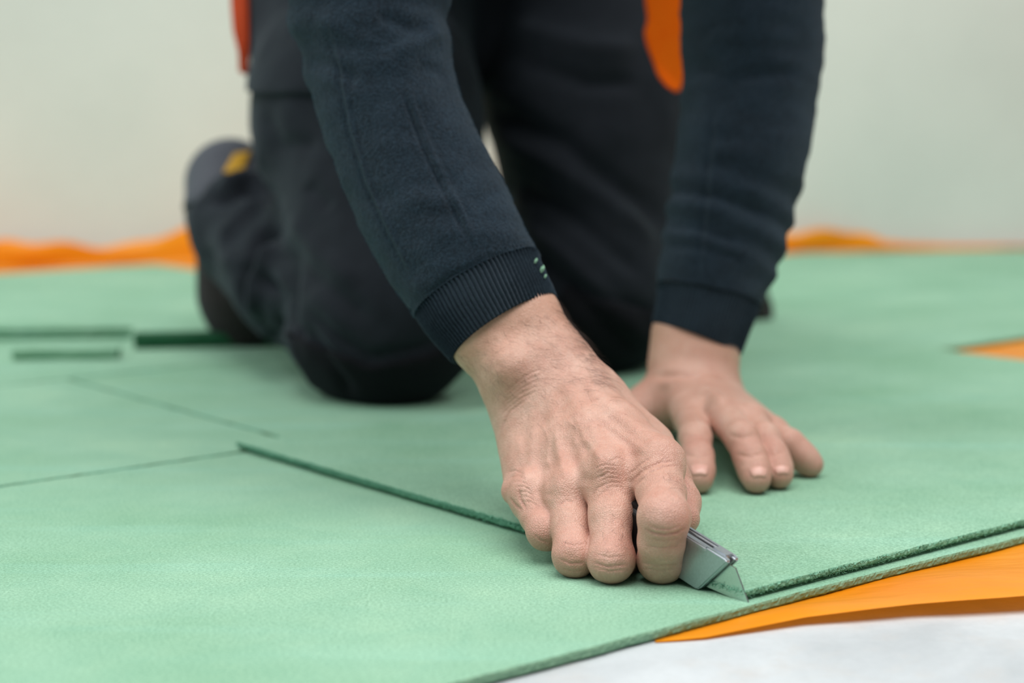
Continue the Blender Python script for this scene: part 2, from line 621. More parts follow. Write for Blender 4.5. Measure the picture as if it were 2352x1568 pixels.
# third row and on to the wall
v2 = S2v + 0.004
board('underlay_board', [UV(-1.6, v2), UV(-0.10, v2), UV(-0.10, v2 + ROW), UV(-1.6, v2 + ROW)], -TH, TH,
      'green board at far left along the orange film by the wall', grp)
board('underlay_board', [UV(-0.098, v2), UV(0.95, v2), UV(0.95, v2 + ROW), UV(-0.098, v2 + ROW)], -TH, TH,
      'green board behind the kneeling person reaching towards the wall', grp)
board('underlay_board', [UV(0.952, v2), UV(2.1, v2), UV(2.1, v2 + ROW), UV(0.952, v2 + ROW)], -TH, TH,
      'green board at the back right corner along the wall', grp)
v3 = v2 + ROW + gap
board('underlay_board', [UV(-1.3, v3), UV(0.6, v3), UV(0.6, v3 + ROW), UV(-1.3, v3 + ROW)], -TH, TH,
      'cut green board filling the last strip before the wall', grp)
# loose boards at the back left
b0, b1 = G(-420, 786, 0)[:2], G(308, 778, 0)[:2]
bd = (b1 - b0) / np.linalg.norm(b1 - b0); bn = np.array([-bd[1], bd[0]])
board('underlay_board', [b0, b1, b1 + bn * 0.30 - bd * 0.22, b0 + bn * 0.30], 0.0003, 0.0056,
      'lower of two loose green boards stacked at back left', 'loose boards at back left', 'board', 0.0006)
board('underlay_board', [b0 + bn * 0.002, b1 + bn * 0.002, b1 + bn * 0.298 - bd * 0.22, b0 + bn * 0.298], 0.0063, 0.0056,
      'upper of two loose green boards stacked at back left', 'loose boards at back left', 'board', 0.0006)
o0, o1 = G(28, 828)[:2], G(270, 826)[:2]
od = (o1 - o0) / np.linalg.norm(o1 - o0); on = np.array([-od[1], od[0]])
o = board('floor_strip', [o0, o1, o1 + on * 0.02, o0 + on * 0.02], 0.0003, 0.0095,
      'narrow pale green offcut strip lying in front of the loose boards', None, 'board', 0.0006)
o['category'] = 'offcut'
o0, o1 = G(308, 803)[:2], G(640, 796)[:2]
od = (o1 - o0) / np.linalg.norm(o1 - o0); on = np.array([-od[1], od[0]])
o = board('floor_strip', [o0, o1, o1 + on * 0.022, o0 + on * 0.022], 0.0003, 0.0135,
      'dark green strip standing in for board shadow beside the shoe at left', None, 'edge', 0.0006)
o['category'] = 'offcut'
o.data.materials[0] = M['darkgreen']; o.data.materials[1] = M['darkgreen']  # dark colour stands in for the shadow gap along the boards


# ------------------------------------------------------------------ orange film
def film():
    # cross-sections along the film: s runs beside the front edge (u), t runs from the front free edge to the wall
    bm = bmesh.new()
    # flat sheet under the boards
    zf = -TH - 0.0003
    poly = [UV(-0.04, -0.001), UV(1.6, -0.004), UV(2.2, 0.7)] + [wallpt(2.6, -0.004), wallpt(-1.2, -0.004)] + [UV(-1.0, 0.6)]
    bm.faces.new([bm.verts.new((p[0], p[1], zf)) for p in poly])
    # front flap: traced free edge, curling up off the concrete
    px = [1505, 1560, 1620, 1690, 1770, 1850, 1930, 2010, 2100, 2200, 2300, 2400, 2520, 2700]
    lo = [1474, 1469, 1463, 1449, 1433, 1417, 1407, 1397, 1387, 1379, 1372, 1364, 1352, 1330]
    lift = [0.0, 0.0004, 0.0008, 0.0015, 0.0025, 0.0035, 0.0045, 0.0055, 0.006, 0.007, 0.0075, 0.008, 0.009, 0.01]
    rows = []
    NS, NTT = 120, 16
    for i in range(NS):
        x = px[0] + (px[-1] - px[0]) * i / (NS - 1)
        yl = np.interp(x, px, lo); lf = np.interp(x, px, lift)
        a = G(x, yl, -TH + lf)
        # where the flap leaves the board edge
        d = ray(x, 1473 + (x - 1515) * (1256 - 1473) / (2352 - 1515) - 16)
        c = np.array([0, 0, CAMH]) + d * ((zf - CAMH) / d[2])
        row = []
        for j in range(NTT):
            t = j / (NTT - 1)
            q = a + (c - a) * t
            hump = math.sin(math.pi * t) * lf * 0.55 * (1 - t) + 0.0012 * math.sin(x * 0.017 + t * 5) * math.sin(math.pi * t) * min(1, lf / 0.005)
            z = (-TH + lf) * (1 - t) ** 1.3 + zf * (1 - (1 - t) ** 1.3) + hump
            row.append(bm.verts.new((q[0], q[1], z)))
        rows.append(row)
    for i in range(NS - 1):
        for j in range(NTT - 1):
            bm.faces.new((rows[i][j], rows[i + 1][j], rows[i + 1][j + 1], rows[i][j + 1]))
    # turned up against the wall, uneven top edge
    rows = []
    NS = 260
    for i in range(NS):
        s = -1.2 + 3.8 * i / (NS - 1)
        base = wallpt(s, -0.004)
        pxx, _ = project(np.array([[base[0], base[1], 0.0]]))
        pxx = float(pxx[0])
        top = np.interp(pxx, [-600, 0, 60, 300, 390, 440, 520, 900, 1700, 1850, 1920, 2010, 2080, 2200, 2352, 2700],
                        [.024, .032, .027, .027, .036, .044, .04, .03, .036, .034, .031, .018, .010, .006, .005, .01])
        wob = 0.004 * math.sin(s * 31) + 0.003 * math.sin(s * 73 + 1)
        row = []
        for j in range(8):
            t = j / 7
            bul = math.sin(math.pi * t) * (0.006 + 0.004 * math.sin(s * 44)) + (0.012 * t * max(0, math.sin(s * 17)))
            q = base - wn * (0.004 + bul + (0.006 if j == 0 else 0)) + wn * 0.012
            row.append(bm.verts.new((q[0], q[1], -TH + 0.0002 + (top + TH + wob * t * (top > 0.015)) * t)))
        rows.append(row)
    for i in range(NS - 1):
        for j in range(7):
            bm.faces.new((rows[i][j], rows[i][j + 1], rows[i + 1][j + 1], rows[i + 1][j]))
    me = bpy.data.meshes.new('film')
    bm.to_mesh(me); bm.free()
    o = link('plastic_film', me, M['film'])
    tag(o, 'thin orange plastic film spread under the green boards and turned up at the wall', 'film')


film()

# ------------------------------------------------------------------ the person
person = tag(empty('person', (0.0, 1.35, 0.0)), 'kneeling person in navy sweatshirt and dark work trousers cutting a board', 'person')


def px2m(Y): return Y / (FPX * 0.985)


# right arm and hand: joints measured on the photograph, with depths
def two(c, acr, off): return c - acr * off, c + acr * off


R = {}
R['el'] = P(832, -30, .999); R['fa1'] = P(880, 185, .981); R['fa2'] = P(967, 429, .958); R['fa3'] = P(1060, 600, .940)
R['cuff'] = P(1158, 750, .9215); R['wr'] = P(1232, 860, .911); R['hb'] = P(1285, 935, .902)
racr = P(1240 + 81, 860 - 59, .911) - P(1240, 860, .911); racr /= np.linalg.norm(racr)
cacr = P(1158 + 87, 750 - 49, .92) - P(1158, 750, .92); cacr /= np.linalg.norm(cacr)
MC = {'i': P(1332, 918, .897), 'm': P(1304, 932, .893), 'r': P(1274, 948, .895), 'p': P(1246, 962, .900)}
MCP = {'i': P(1506, 1066, .829), 'm': P(1397, 1090, .833), 'r': P(1304, 1134, .842), 'p': P(1226, 1142, .857)}
FIN = {
    'i': ([MCP['i'], P(1519, 1130, .805), P(1525, 1188, .784), P(1519, 1240, .787), P(1518, 1287, .795), P(1540, 1288, .818)], [.0128, .0112, .0113, .0105, .0103, .008]),
    'm': ([MCP['m'], P(1403, 1190, .811), P(1403, 1286, .794), P(1430, 1282, .823), P(1440, 1255, .84)], [.0125, .0098, .0104, .0095, .008]),
    'r': ([MCP['r'], P(1312, 1205, .823), P(1319, 1275, .806), P(1355, 1270, .833), P(1370, 1240, .85)], [.0118, .0094, .0098, .009, .0075]),
    'p': ([MCP['p'], P(1238, 1185, .843), P(1254, 1219, .831), P(1292, 1228, .852), P(1312, 1215, .868)], [.0112, .0090, .0091, .008, .007]),
}
THB = [P(1378, 945, .905), P(1478, 1042, .882), P(1532, 1105, .866), P(1560, 1152, .848), P(1567, 1190, .833)]
THR = [.019, .0160, .0115, .0098, .0086]


def f_rhand(p):
    d = None
    # forearm, flattened: an ulnar and a radial column
    for s, w in ((-1, 1), (1, 1)):
        pts = [R['el'] + racr * s * .006, R['fa1'] + racr * s * .007, R['fa2'] + racr * s * .008, R['fa3'] + cacr * s * .009, R['cuff'] + cacr * s * .0112, R['wr'] + racr * s * .0105, R['hb'] + racr * s * .0125]
        c = chain(p, pts, [.028, .027, .024, .0205, .0180, .0183, .019], .01)
        d = c if d is None else smin(d, c, .018)
    d = smin(d, ball(p, P(1178, 842, .8965), .0098), .014)                 # ulna head
    pm = None
    for k, r0 in (('p', .0145), ('r', .0150), ('m', .0158), ('i', .0165)):
        r1 = {'i': .0128, 'm': .0128, 'r': .0116, 'p': .0112}[k]
        mid = (MC[k] + MCP[k]) / 2
        c = chain(p, [MC[k], mid, MCP[k]], [r0, (r0 + r1) / 2 * .98, r1], .006)
        pm = c if pm is None else smin(pm, c, .008)
    d = smin(d, pm, .014)
    d = smin(d, cap(p, P(1212, 975, .910), P(1218, 1100, .878), .0165, .0130), .012)     # heel of the hand
    d = smin(d, cap(p, P(1330, 985, .925), P(1440, 1080, .885), .020, .017), .014)      # ball of the thumb
    d = smin(d, cap(p, P(1450, 1015, .880), P(1525, 1085, .855), .013, .010), .012)     # web
    d = smin(d, cap(p, P(1280, 1030, .90), P(1350, 1120, .868), .018, .012), .012)      # palm
    # extensor tendons and knuckle heads
    for k, rr in (('i', .0022), ('m', .0024), ('r', .0022), ('p', .0020)):
        up = np.array([-.05, -.62, .78])
        d = smin(d, cap(p, MC[k] + up * .0150, MCP[k] + up * .0118, rr * .6, rr), .006)
    for k, px, py, Y, r in (('m', 1393, 1078, .824, .0088), ('r', 1302, 1124, .834, .0078), ('p', 1214, 1132, .850, .0075), ('i', 1522, 1054, .822, .0086)):
        d = smin(d, ball(p, P(px, py, Y), r), .008)
    d = smin(d, cap(p, P(1425, 1110, .828), P(1478, 1112, .824), .0085, .0085), .008)    # web between index and middle finger
    d = smin(d, ball(p, P(1178, 1128, .866), .0055), .006)
    th = chain(p, THB, THR, .006)
    d = smin(d, th, .009)
    fs = None
    for k in 'prmi':
        pts, rad = FIN[k]
        c = chain(p, pts, rad, .004)
        if k == 'i':
            c = smin(c, ball(p, P(1526, 1187, .7815), .0098), .006)
        fs = c if fs is None else smin(fs, c, .0012)
    return smin(d, fs, .0065)


# left arm and hand
L = {}
L['el'] = P(1728, 60, 1.206); L['fa'] = P(1688, 420, 1.182); L['cuff'] = P(1599, 776, 1.149); L['wr'] = P(1592, 850, 1.142)
lacr = P(1700, 880, 1.14) - P(1600, 855, 1.14); lacr /= np.linalg.norm(lacr)
def GL(px, py, z): return G(px, py, z + TH + .0006)      # the flat hand rests on the upper board


LM = {'i': GL(1590, 962, .026), 'm': GL(1664, 960, .031), 'r': GL(1722, 975, .028), 'p': GL(1772, 995, .022)}
LB = {'i': P(1570, 905, 1.128), 'm': P(1602, 900, 1.128), 'r': P(1632, 906, 1.128), 'p': P(1658, 916, 1.130)}
LF = {
    'i': ([LM['i'], GL(1597, 1005, .0245), GL(1602, 1050, .0172), GL(1605, 1080, .0115), GL(1606, 1099, .0084)], [.0102, .0092, .0090, .0088, .0081]),
    'm': ([LM['m'], GL(1704, 1005, .0275), GL(1723, 1050, .0180), GL(1733, 1080, .0118), GL(1738, 1099, .0084)], [.0108, .0095, .0092, .0088, .0081]),
    'r': ([LM['r'], GL(1755, 1007, .0250), GL(1775, 1047, .0168), GL(1786, 1074, .0112), GL(1791, 1091, .0080)], [.0104, .0090, .0087, .0082, .0075]),
    'p': ([LM['p'], GL(1814, 1019, .0190), GL(1838, 1043, .0132), GL(1854, 1059, .0092), GL(1864, 1068, .0070)], [.0098, .0083, .0080, .0075, .0068]),
}


def f_lhand(p):
    d = None
    for s in (-1, 1):
        c = chain(p, [L['el'] + lacr * s * .006, L['fa'] + lacr * s * .007, P(1627, 683, 1.158) + lacr * s * .009, L['cuff'] + lacr * s * .0095, L['wr'] + lacr * s * .0095, P(1596, 905, 1.142) + lacr * s * .011], [.028, .026, .020, .0178, .0180, .0165], .012)
        d = c if d is None else smin(d, c, .016)
    pm = None
    for k in 'prmi':
        c = cap(p, LB[k], LM[k], .0135, {'i': .0112, 'm': .0116, 'r': .0106, 'p': .0100}[k])
        pm = c if pm is None else smin(pm, c, .008)
    d = smin(d, pm, .012)
    d = smin(d, cap(p, P(1560, 925, 1.130), GL(1500, 940, .018), .018, .013), .014)
    d = smin(d, cap(p, P(1650, 930, 1.140), GL(1745, 985, .013), .014, .009), .010)
    th = chain(p, [P(1560, 905, 1.13), GL(1480, 938, .018), GL(1418, 968, .0125), GL(1385, 990, .009)], [.017, .013, .0105, .0085], .006)
    d = smin(d, th, .012)
    for k in 'imr':
        d = smin(d, ball(p, LM[k] + np.array([0, -.002, .0045]), .0075), .007)
    fs = None
    for k in 'prmi':
        c = chain(p, LF[k][0], LF[k][1], .004)
        fs = c if fs is None else smin(fs, c, .001)
    return smin(d, fs, .0045)


# rest of the figure (mostly under clothing or above the frame)
SH_R, SH_L = np.array([-.15, 1.10, .56]), np.array([.21, 1.14, .57])
PELV = np.array([-.02, 1.62, .40])
KN_R, KN_L = np.array([-.100, 1.312, .064]), np.array([.072, 1.470, .066])
HP_R, HP_L = np.array([-.140, 1.62, .355]), np.array([.078, 1.68, .36])
AN_R, AN_L = P(545, 500, 1.60), np.array([.170, 1.80, .11])


def f_limbs(p):
    d = cap(p, PELV + np.array([0, 0, .09]), np.array([.03, 1.16, .66]), .085, .100)
    d = smin(d, cap(p, SH_R, SH_L, .055, .055), .08)
    d = smin(d, chain(p, [SH_R, P(790, -330, 1.03), P(806, -215, 1.012), R['el']], [.046, .034, .030, .028], .02), .03)
    d = smin(d, chain(p, [SH_L, P(1705, -330, 1.192), P(1715, -200, 1.20), L['el']], [.046, .034, .030, .028], .02), .03)
    for h, k, a in ((HP_R, KN_R, AN_R), (HP_L, KN_L, AN_L)):
        d = smin(d, cap(p, h, k, .070, .042), .05)
        d = smin(d, cap(p, k, a, .036, .024), .02)
    d = smin(d, cap(p, np.array([.03, 1.12, .64]), np.array([.035, 1.04, .74]), .052, .05), .04)
    hc = np.array([.04, 1.00, .80])
    d = smin(d, cap(p, hc + np.array([0, .04, .05]), hc + np.array([0, -.03, -.06]), .078, .058), .02)
    d = smin(d, cap(p, hc + np.array([0, -.075, .0]), hc + np.array([0, -.10, -.035]), .008, .013), .012)
    for s in (-1, 1):
        d = smin(d, ball(p, hc + np.array([s * .078, .02, 0]), .016), .012)
    return d


def body_field(p):
    return smin(smin(f_limbs(p), f_rhand(p), .012), f_lhand(p), .012)


def cutfaces(V, Q, pt, ax, keep_positive):
    s = (V[Q].mean(1) - pt) @ ax
    Q = Q[s > 0] if keep_positive else Q[s <= 0]
    return Q


def compact(V, Q):
    used = np.unique(Q)
    mp = np.full(len(V), -1); mp[used] = np.arange(len(used))
    return V[used], mp[Q]


rax = R['wr'] - R['fa3']; rax /= np.linalg.norm(rax)
rcp = R['fa3'] + (R['cuff'] - R['fa3']) * .35
lax = L['wr'] - L['fa']; lax /= np.linalg.norm(lax)
lcp = L['fa'] + (L['cuff'] - L['fa']) * .78

VR, QR = sdf_mesh(f_rhand, [-.06, .755, -.01], [.115, .985, .165], .00065)
QR = cutfaces(VR, QR, rcp, rax, True); VR, QR = compact(VR, QR)
VL, QL = sdf_mesh(f_lhand, [.03, .92, -.01], [.215, 1.20, .125], .0011)
QL = cutfaces(VL, QL, lcp, lax, True); VL, QL = compact(VL, QL)
VB, QB = sdf_mesh(body_field, [-.36, .78, -.03], [.42, 1.95, .92], .009, newton=False)
near_r = (VB[QB].mean(1) - rcp) @ rax > -.004
near_r &= np.linalg.norm(VB[QB].mean(1) - R['wr'], axis=1) < .2
near_l = (VB[QB].mean(1) - lcp) @ lax > -.004
near_l &= np.linalg.norm(VB[QB].mean(1) - L['wr'], axis=1) < .22
QB = QB[~(near_r | near_l)]; VB, QB = compact(VB, QB)

# skin folds, wrinkles and veins sculpted into the right hand
NR = vnormals(VR, QR)
wr = []                                                     # (polyline, width, depth)
W = lambda pts, w, a: wr.append((pts, w, a))
# index knuckle folds
W([(1452, 1102), (1480, 1075), (1515, 1061), (1548, 1058)], 3.0, -.0007)
W([(1462, 1112), (1492, 1084), (1525, 1070), (1556, 1068)], 2.6, -.0006)
W([(1470, 1085), (1500, 1066), (1535, 1050)], 2.4, -.0004)
W([(1440, 1092), (1466, 1068), (1496, 1050)], 2.4, -.0004)
W([(1400, 1060), (1420, 1050), (1440, 1060)], 2.4, -.0003)
# index middle joint creases
W([(1483, 1214), (1500, 1224), (1528, 1227), (1556, 1223), (1572, 1212)], 3.2, -.0008)
W([(1490, 1205), (1512, 1214), (1540, 1215), (1564, 1206)], 2.4, -.0004)
W([(1492, 1236), (1525, 1241), (1558, 1236)], 2.2, -.0003)
W([(1480, 1252), (1520, 1258), (1556, 1253)], 2.2, -.0003)
W([(1474, 1292), (1510, 1299), (1552, 1295)], 2.4, -.0004)
W([(1478, 1304), (1515, 1311), (1548, 1306)], 2.2, -.0003)
# middle finger
W([(1360, 1290), (1395, 1301), (1440, 1296)], 2.6, -.0006)
W([(1362, 1300), (1400, 1311), (1438, 1307)], 2.4, -.0004)
W([(1368, 1272), (1400, 1280), (1436, 1276)], 2.2, -.0003)
W([(1400, 1080), (1385, 1092), (1365, 1100)], 2.2, -.0004)
for i in range(6):                                           # middle knuckle skin
    W([(1362 + i * 5, 1078 + i * 9), (1390 + i * 4, 1066 + i * 10), (1418 + i * 3, 1070 + i * 10)], 2.0, -.00030)
W([(1360, 1140), (1372, 1120), (1395, 1112)], 2.2, -.0004)
W([(1366, 1148), (1385, 1130), (1410, 1122)], 2.2, -.0003)
# ring finger
W([(1286, 1282), (1310, 1294), (1345, 1292)], 2.4, -.0005)
W([(1292, 1305), (1318, 1312), (1345, 1308)], 2.2, -.0003)
W([(1290, 1245), (1318, 1252), (1346, 1246)], 2.0, -.0003)
W([(1284, 1160), (1300, 1150), (1318, 1152)], 2.2, -.0004)
# little finger and outer side of the hand
for i in range(7):
    W([(1164 + i * 7, 1085 + i * 11), (1184 + i * 6, 1080 + i * 12), (1205 + i * 5, 1090 + i * 12)], 2.0, -.00032)
W([(1172, 1142), (1185, 1160), (1200, 1172)], 2.6, -.0006)
W([(1192, 1122), (1195, 1145), (1208, 1168)], 3.0, -.0007)
W([(1226, 1225), (1242, 1240), (1264, 1246)], 2.2, -.0004)
# wrist folds
for i in range(5):
    W([(1150 + i * 3, 952 - i * 13), (1190 + i * 3, 918 - i * 13), (1235 + i * 3, 896 - i * 13)], 2.6, -.00030)
W([(1152, 985), (1170, 945), (1215, 912)], 3.0, -.00035)
# soft forms: hollows between the knuckles, tendon lines, veins
W([(1345, 1010), (1350, 1070), (1345, 1120)], 17, -.0012)
W([(1455, 1030), (1452, 1080), (1450, 1120)], 16, -.0009)
W([(1265, 1060), (1262, 1110), (1256, 1150)], 14, -.0011)
W([(1318, 950), (1345, 1010), (1385, 1060)], 9, .0007)
W([(1275, 985), (1285, 1040), (1300, 1100)], 8, .0006)
W([(1360, 945), (1420, 990), (1490, 1040)], 9, .0006)
W([(1190, 1000), (1200, 1050), (1210, 1110)], 9, .0005)
W([(1240, 960), (1262, 1010), (1258, 1060), (1270, 1090)], 5, .0004)
W([(1300, 960), (1325, 985), (1318, 1030)], 5, .0004)
VR = sculpt(VR, NR, wr, 0.70, 0.98)
VR = VR + NR * (vnoise(VR * 260) * .00018 + vnoise(VR * 90) * .0003)[:, None]
NL = vnormals(VL, QL)
wl = [([(1500, 868), (1545, 862), (1600, 868), (1650, 888), (1685, 915)], 9, -.0032),
      ([(1505, 884), (1560, 874), (1625, 890), (1670, 925)], 14, .0022),
      ([(1570, 1044), (1602, 1050), (1632, 1044)], 4, -.0006), ([(1690, 1042), (1722, 1050), (1755, 1040)], 4, -.0006),
      ([(1760, 1040), (1778, 1046), (1800, 1036)], 4, -.0005), ([(1570, 1000), (1600, 1006), (1630, 998)], 5, -.0005), ([(1672, 998), (1705, 1006), (1738, 996)], 5, -.0005)]
VL = sculpt(VL, NL, wl, 0.9, 1.3)

bm = bmesh.new()
off = 0
for V, Q in ((VB, QB), (VR, QR), (VL, QL)):
    me = mesh_from(V, Q); bm.from_mesh(me); bpy.data.meshes.remove(me)
bm.verts.ensure_lookup_table()


def loops_of(bm):
    ed = [e for e in bm.edges if e.is_boundary]
    seen, res = set(), []
    for e in ed:
        if e in seen: continue
        st, comp = [e], []
        seen.add(e)
        while st:
            x = st.pop(); comp.append(x)
            for v in x.verts:
                for y in v.link_edges:
                    if y.is_boundary and y not in seen: seen.add(y); st.append(y)
        res.append(comp)
    return res


LP = [l for l in loops_of(bm) if len(l) > 6]
for pt in (rcp, lcp):
    near = [l for l in LP if np.linalg.norm(np.mean([np.array(e.verts[0].co) for e in l], axis=0) - pt) < .03]
    if len(near) >= 2:
        near.sort(key=len)
        try: bmesh.ops.bridge_loops(bm, edges=near[0] + near[-1])
        except Exception as ex: print('bridge', ex)
print('loops', [len(l) for l in LP])
body_me = bpy.data.meshes.new('body')
bm.to_mesh(body_me); bm.free()
body = link('body', body_me, M['skin'], person)
body['label'] = 'bare hands and wrists, the right one closed round the knife'

# colour attribute of the skin: r = ruddy knuckles and fingertips, g = tanned forearm, b = wrinkle lines
co = np.empty(len(body_me.vertices) * 3, dtype=np.float32)
body_me.vertices.foreach_get('co', co)
co = co.reshape(-1, 3).astype(np.float64) + np.array([0, 1.35, 0])
tint = np.zeros((len(co), 4), dtype=np.float32); tint[:, 3] = 1
for c, r, a in [(FIN[k][0][2], .013, .75) for k in 'imrp'] + [(FIN[k][0][-3], .012, .4) for k in 'imrp'] + [(MCP[k], .018, .4) for k in 'imrp'] + \
        [(THB[3], .016, .7), (THB[4], .014, .8)] + [(LF[k][0][2], .012, .8) for k in 'imrp'] + [(LF[k][0][4], .012, .8) for k in 'imrp'] + [(LF[k][0][3], .012, .6) for k in 'p'] + \
        [(GL(1480, 938, .018), .03, .7), (P(1172, 1120, .86), .02, .35)]:
    d = np.linalg.norm(co - c, axis=1)
    tint[:, 0] = np.maximum(tint[:, 0], a * np.exp(-(d / r) ** 2))
tint[:, 0] += np.where(co[:, 0] > 5, 0, 0)
for c, a, ax in ((R['wr'], .8, rax), (L['wr'], .9, lax)):
    s = -((co - c) @ ax)
    near = np.linalg.norm(co - c, axis=1) < .25
    tint[:, 1] = np.maximum(tint[:, 1], np.where(near, a * np.clip((s + .005) / .05, 0, 1), 0))
ppx, ppy = project(co)
rm = (co[:, 1] < .95)
for poly, w, a in wr:
    if a > -.0025 and a < 0 and w < 4:
        m = rm & (ppx > min(q[0] for q in poly) - 9) & (ppx < max(q[0] for q in poly) + 9) & (ppy > min(q[1] for q in poly) - 9) & (ppy < max(q[1] for q in poly) + 9)
        if m.any():
            d, s = polydist(ppx[m], ppy[m], poly)
            tint[m, 2] = np.maximum(tint[m, 2], min(1, -a / .0008) * np.exp(-(d / (w * .9)) ** 2))
ca = body_me.color_attributes.new('tint', 'FLOAT_COLOR', 'POINT')
ca.data.foreach_set('color', tint.ravel())


# fingernails of the flat hand
def nail(k, w, l, back=.010):
    pts, rad = LF[k]
    tip, prev = pts[-1], pts[-2]
    ax = tip - prev; ax /= np.linalg.norm(ax)
    side = np.cross(ax, [0, 0, 1]); side /= np.linalg.norm(side)
    up = np.cross(side, ax)
    r = rad[-1]
    V, F = [], []
    NU, NV = 9, 9
    for lay in (0, 1):
        for i in range(NU):
            s = i / (NU - 1)
            for j in range(NV):
                t = (j / (NV - 1) - .5) * 2
                lim = math.sqrt(max(0, 1 - (max(0, (.28 - s) / .28)) ** 2)) * .25 + .75 if s < .28 else 1
                lim *= 1 - .35 * max(0, (s - .8) / .2) ** 2
                ang = t * w / r * lim
                al = -.0062 + s * l
                rad_ = up * math.cos(ang) + side * math.sin(ang)
                rr = r + .00035 - (.0012 if lay else 0)
                if al > 0:
                    V.append(tip + (rad_ * math.cos(al / r) + ax * math.sin(al / r)) * rr)
                else:
                    V.append(tip + ax * al + rad_ * (rr + (rad[-2] - r) * min(1, -al / np.linalg.norm(tip - prev))))
    n = NU * NV
    for i in range(NU - 1):
        for j in range(NV - 1):
            a = i * NV + j
            F.append([a, a + 1, a + NV + 1, a + NV]); F.append([n + a, n + a + NV, n + a + NV + 1, n + a + 1])
    edge = [j for j in range(NV)] + [i * NV + NV - 1 for i in range(1, NU)] + [(NU - 1) * NV + j for j in range(NV - 2, -1, -1)] + [i * NV for i in range(NU - 2, 0, -1)]
    for a, b in zip(edge, edge[1:] + edge[:1]): F.append([a, n + a, n + b, b])
    link('fingernail', mesh_from(V, F), M['nail'], body)


for k, w, l in (('i', .0054, .0120), ('m', .0054, .0122), ('r', .0050, .0116), ('p', .0043, .0105)): nail(k, w, l)


# fine dark hairs on the right forearm, wrist and finger backs
def hairs():
    V, F = [], []
    px, py = project(VR)
    rnd = random.Random(5)
    zones = [([(1045, 815), (1280, 680), (1400, 890), (1160, 930)], 330, .009, (.9, .45)), ([(1180, 930), (1400, 890), (1440, 960), (1200, 1010)], 60, .006, (.8, .6)),
             ([(1378, 1170), (1435, 1170), (1430, 1265), (1385, 1260)], 55, .006, (.3, 1)), ([(1520, 1085), (1570, 1085), (1570, 1125), (1520, 1125)], 36, .006, (.6, .8)),
             ([(1290, 1200), (1345, 1200), (1345, 1265), (1290, 1265)], 26, .005, (.3, 1)), ([(1262, 690), (1296, 690), (1400, 890), (1360, 890)], 170, .012, (.9, .3))]

    def inside(x, y, poly):
        r = np.ones(len(x), dtype=bool); 
        n = len(poly); sgn = None
        res = np.zeros(len(x), dtype=bool)
        j = n - 1
        for i in range(n):
            xi, yi = poly[i]; xj, yj = poly[j]
            c = ((yi > y) != (yj > y)) & (x < (xj - xi) * (y - yi) / ((yj - yi) or 1e-9) + xi)
            res ^= c; j = i
        return res
    view = VR - np.array([0, 0, CAMH]); view /= np.linalg.norm(view, axis=1)[:, None]
    vis = (view * NR).sum(1) < .15
    for poly, cnt, ln, dr in zones:
        ids = np.nonzero(inside(px, py, poly) & vis)[0]
        if not len(ids): continue
        # along-image directions turned into the surface
        for _ in range(cnt):
            i = ids[rnd.randrange(len(ids))]
            p, n = VR[i], NR[i]
            a = dr[0] + rnd.gauss(0, .35), dr[1] + rnd.gauss(0, .35)
            g = np.array([a[0], -.25, -a[1]]); g -= n * (g @ n); g /= np.linalg.norm(g)
            sd = np.cross(g, n)
            L_ = ln * rnd.uniform(.5, 1.2); cu = rnd.gauss(0, .3)
            r0 = rnd.uniform(.000025, .00005)
            b = len(V); K = 5
            for k in range(K):
                t = k / (K - 1)
                c = p - n * .0002 + g * L_ * t + sd * cu * L_ * t * t + n * (L_ * .20 * math.sin(t * 2.4))
                r = r0 * (1 - .75 * t)
                V += [c + n * r, c - n * r * .5 + sd * r, c - n * r * .5 - sd * r]
            for k in range(K - 1):
                for q in range(3):
                    F.append([b + k * 3 + q, b + k * 3 + (q + 1) % 3, b + k * 3 + 3 + (q + 1) % 3, b + k * 3 + 3 + q])
    o = link('arm_hair', mesh_from(V, F), M['hair'], body)
    tag(o, 'fine dark hairs on forearm and finger backs', kind='stuff')


hairs()


# ------------------------------------------------------------------ sweatshirt
def smooth_path(st, n):
    st = np.array(st, dtype=float)
    k = len(st)
    s = np.concatenate([[0], np.cumsum(np.linalg.norm(np.diff(st[:, :2], axis=0), axis=1))]); s /= s[-1]
    out = []
    for t in np.linspace(0, 1, n):
        i = min(np.searchsorted(s, t, side='right') - 1, k - 2)
        f = (t - s[i]) / (s[i + 1] - s[i])
        p0, p1, p2, p3 = st[max(i - 1, 0)], st[i], st[i + 1], st[min(i + 2, k - 1)]
        out.append(.5 * ((2 * p1) + (-p0 + p2) * f + (2 * p0 - 5 * p1 + 4 * p2 - p3) * f * f + (-p0 + 3 * p1 - 3 * p2 + p3) * f ** 3))
    return np.array(out)


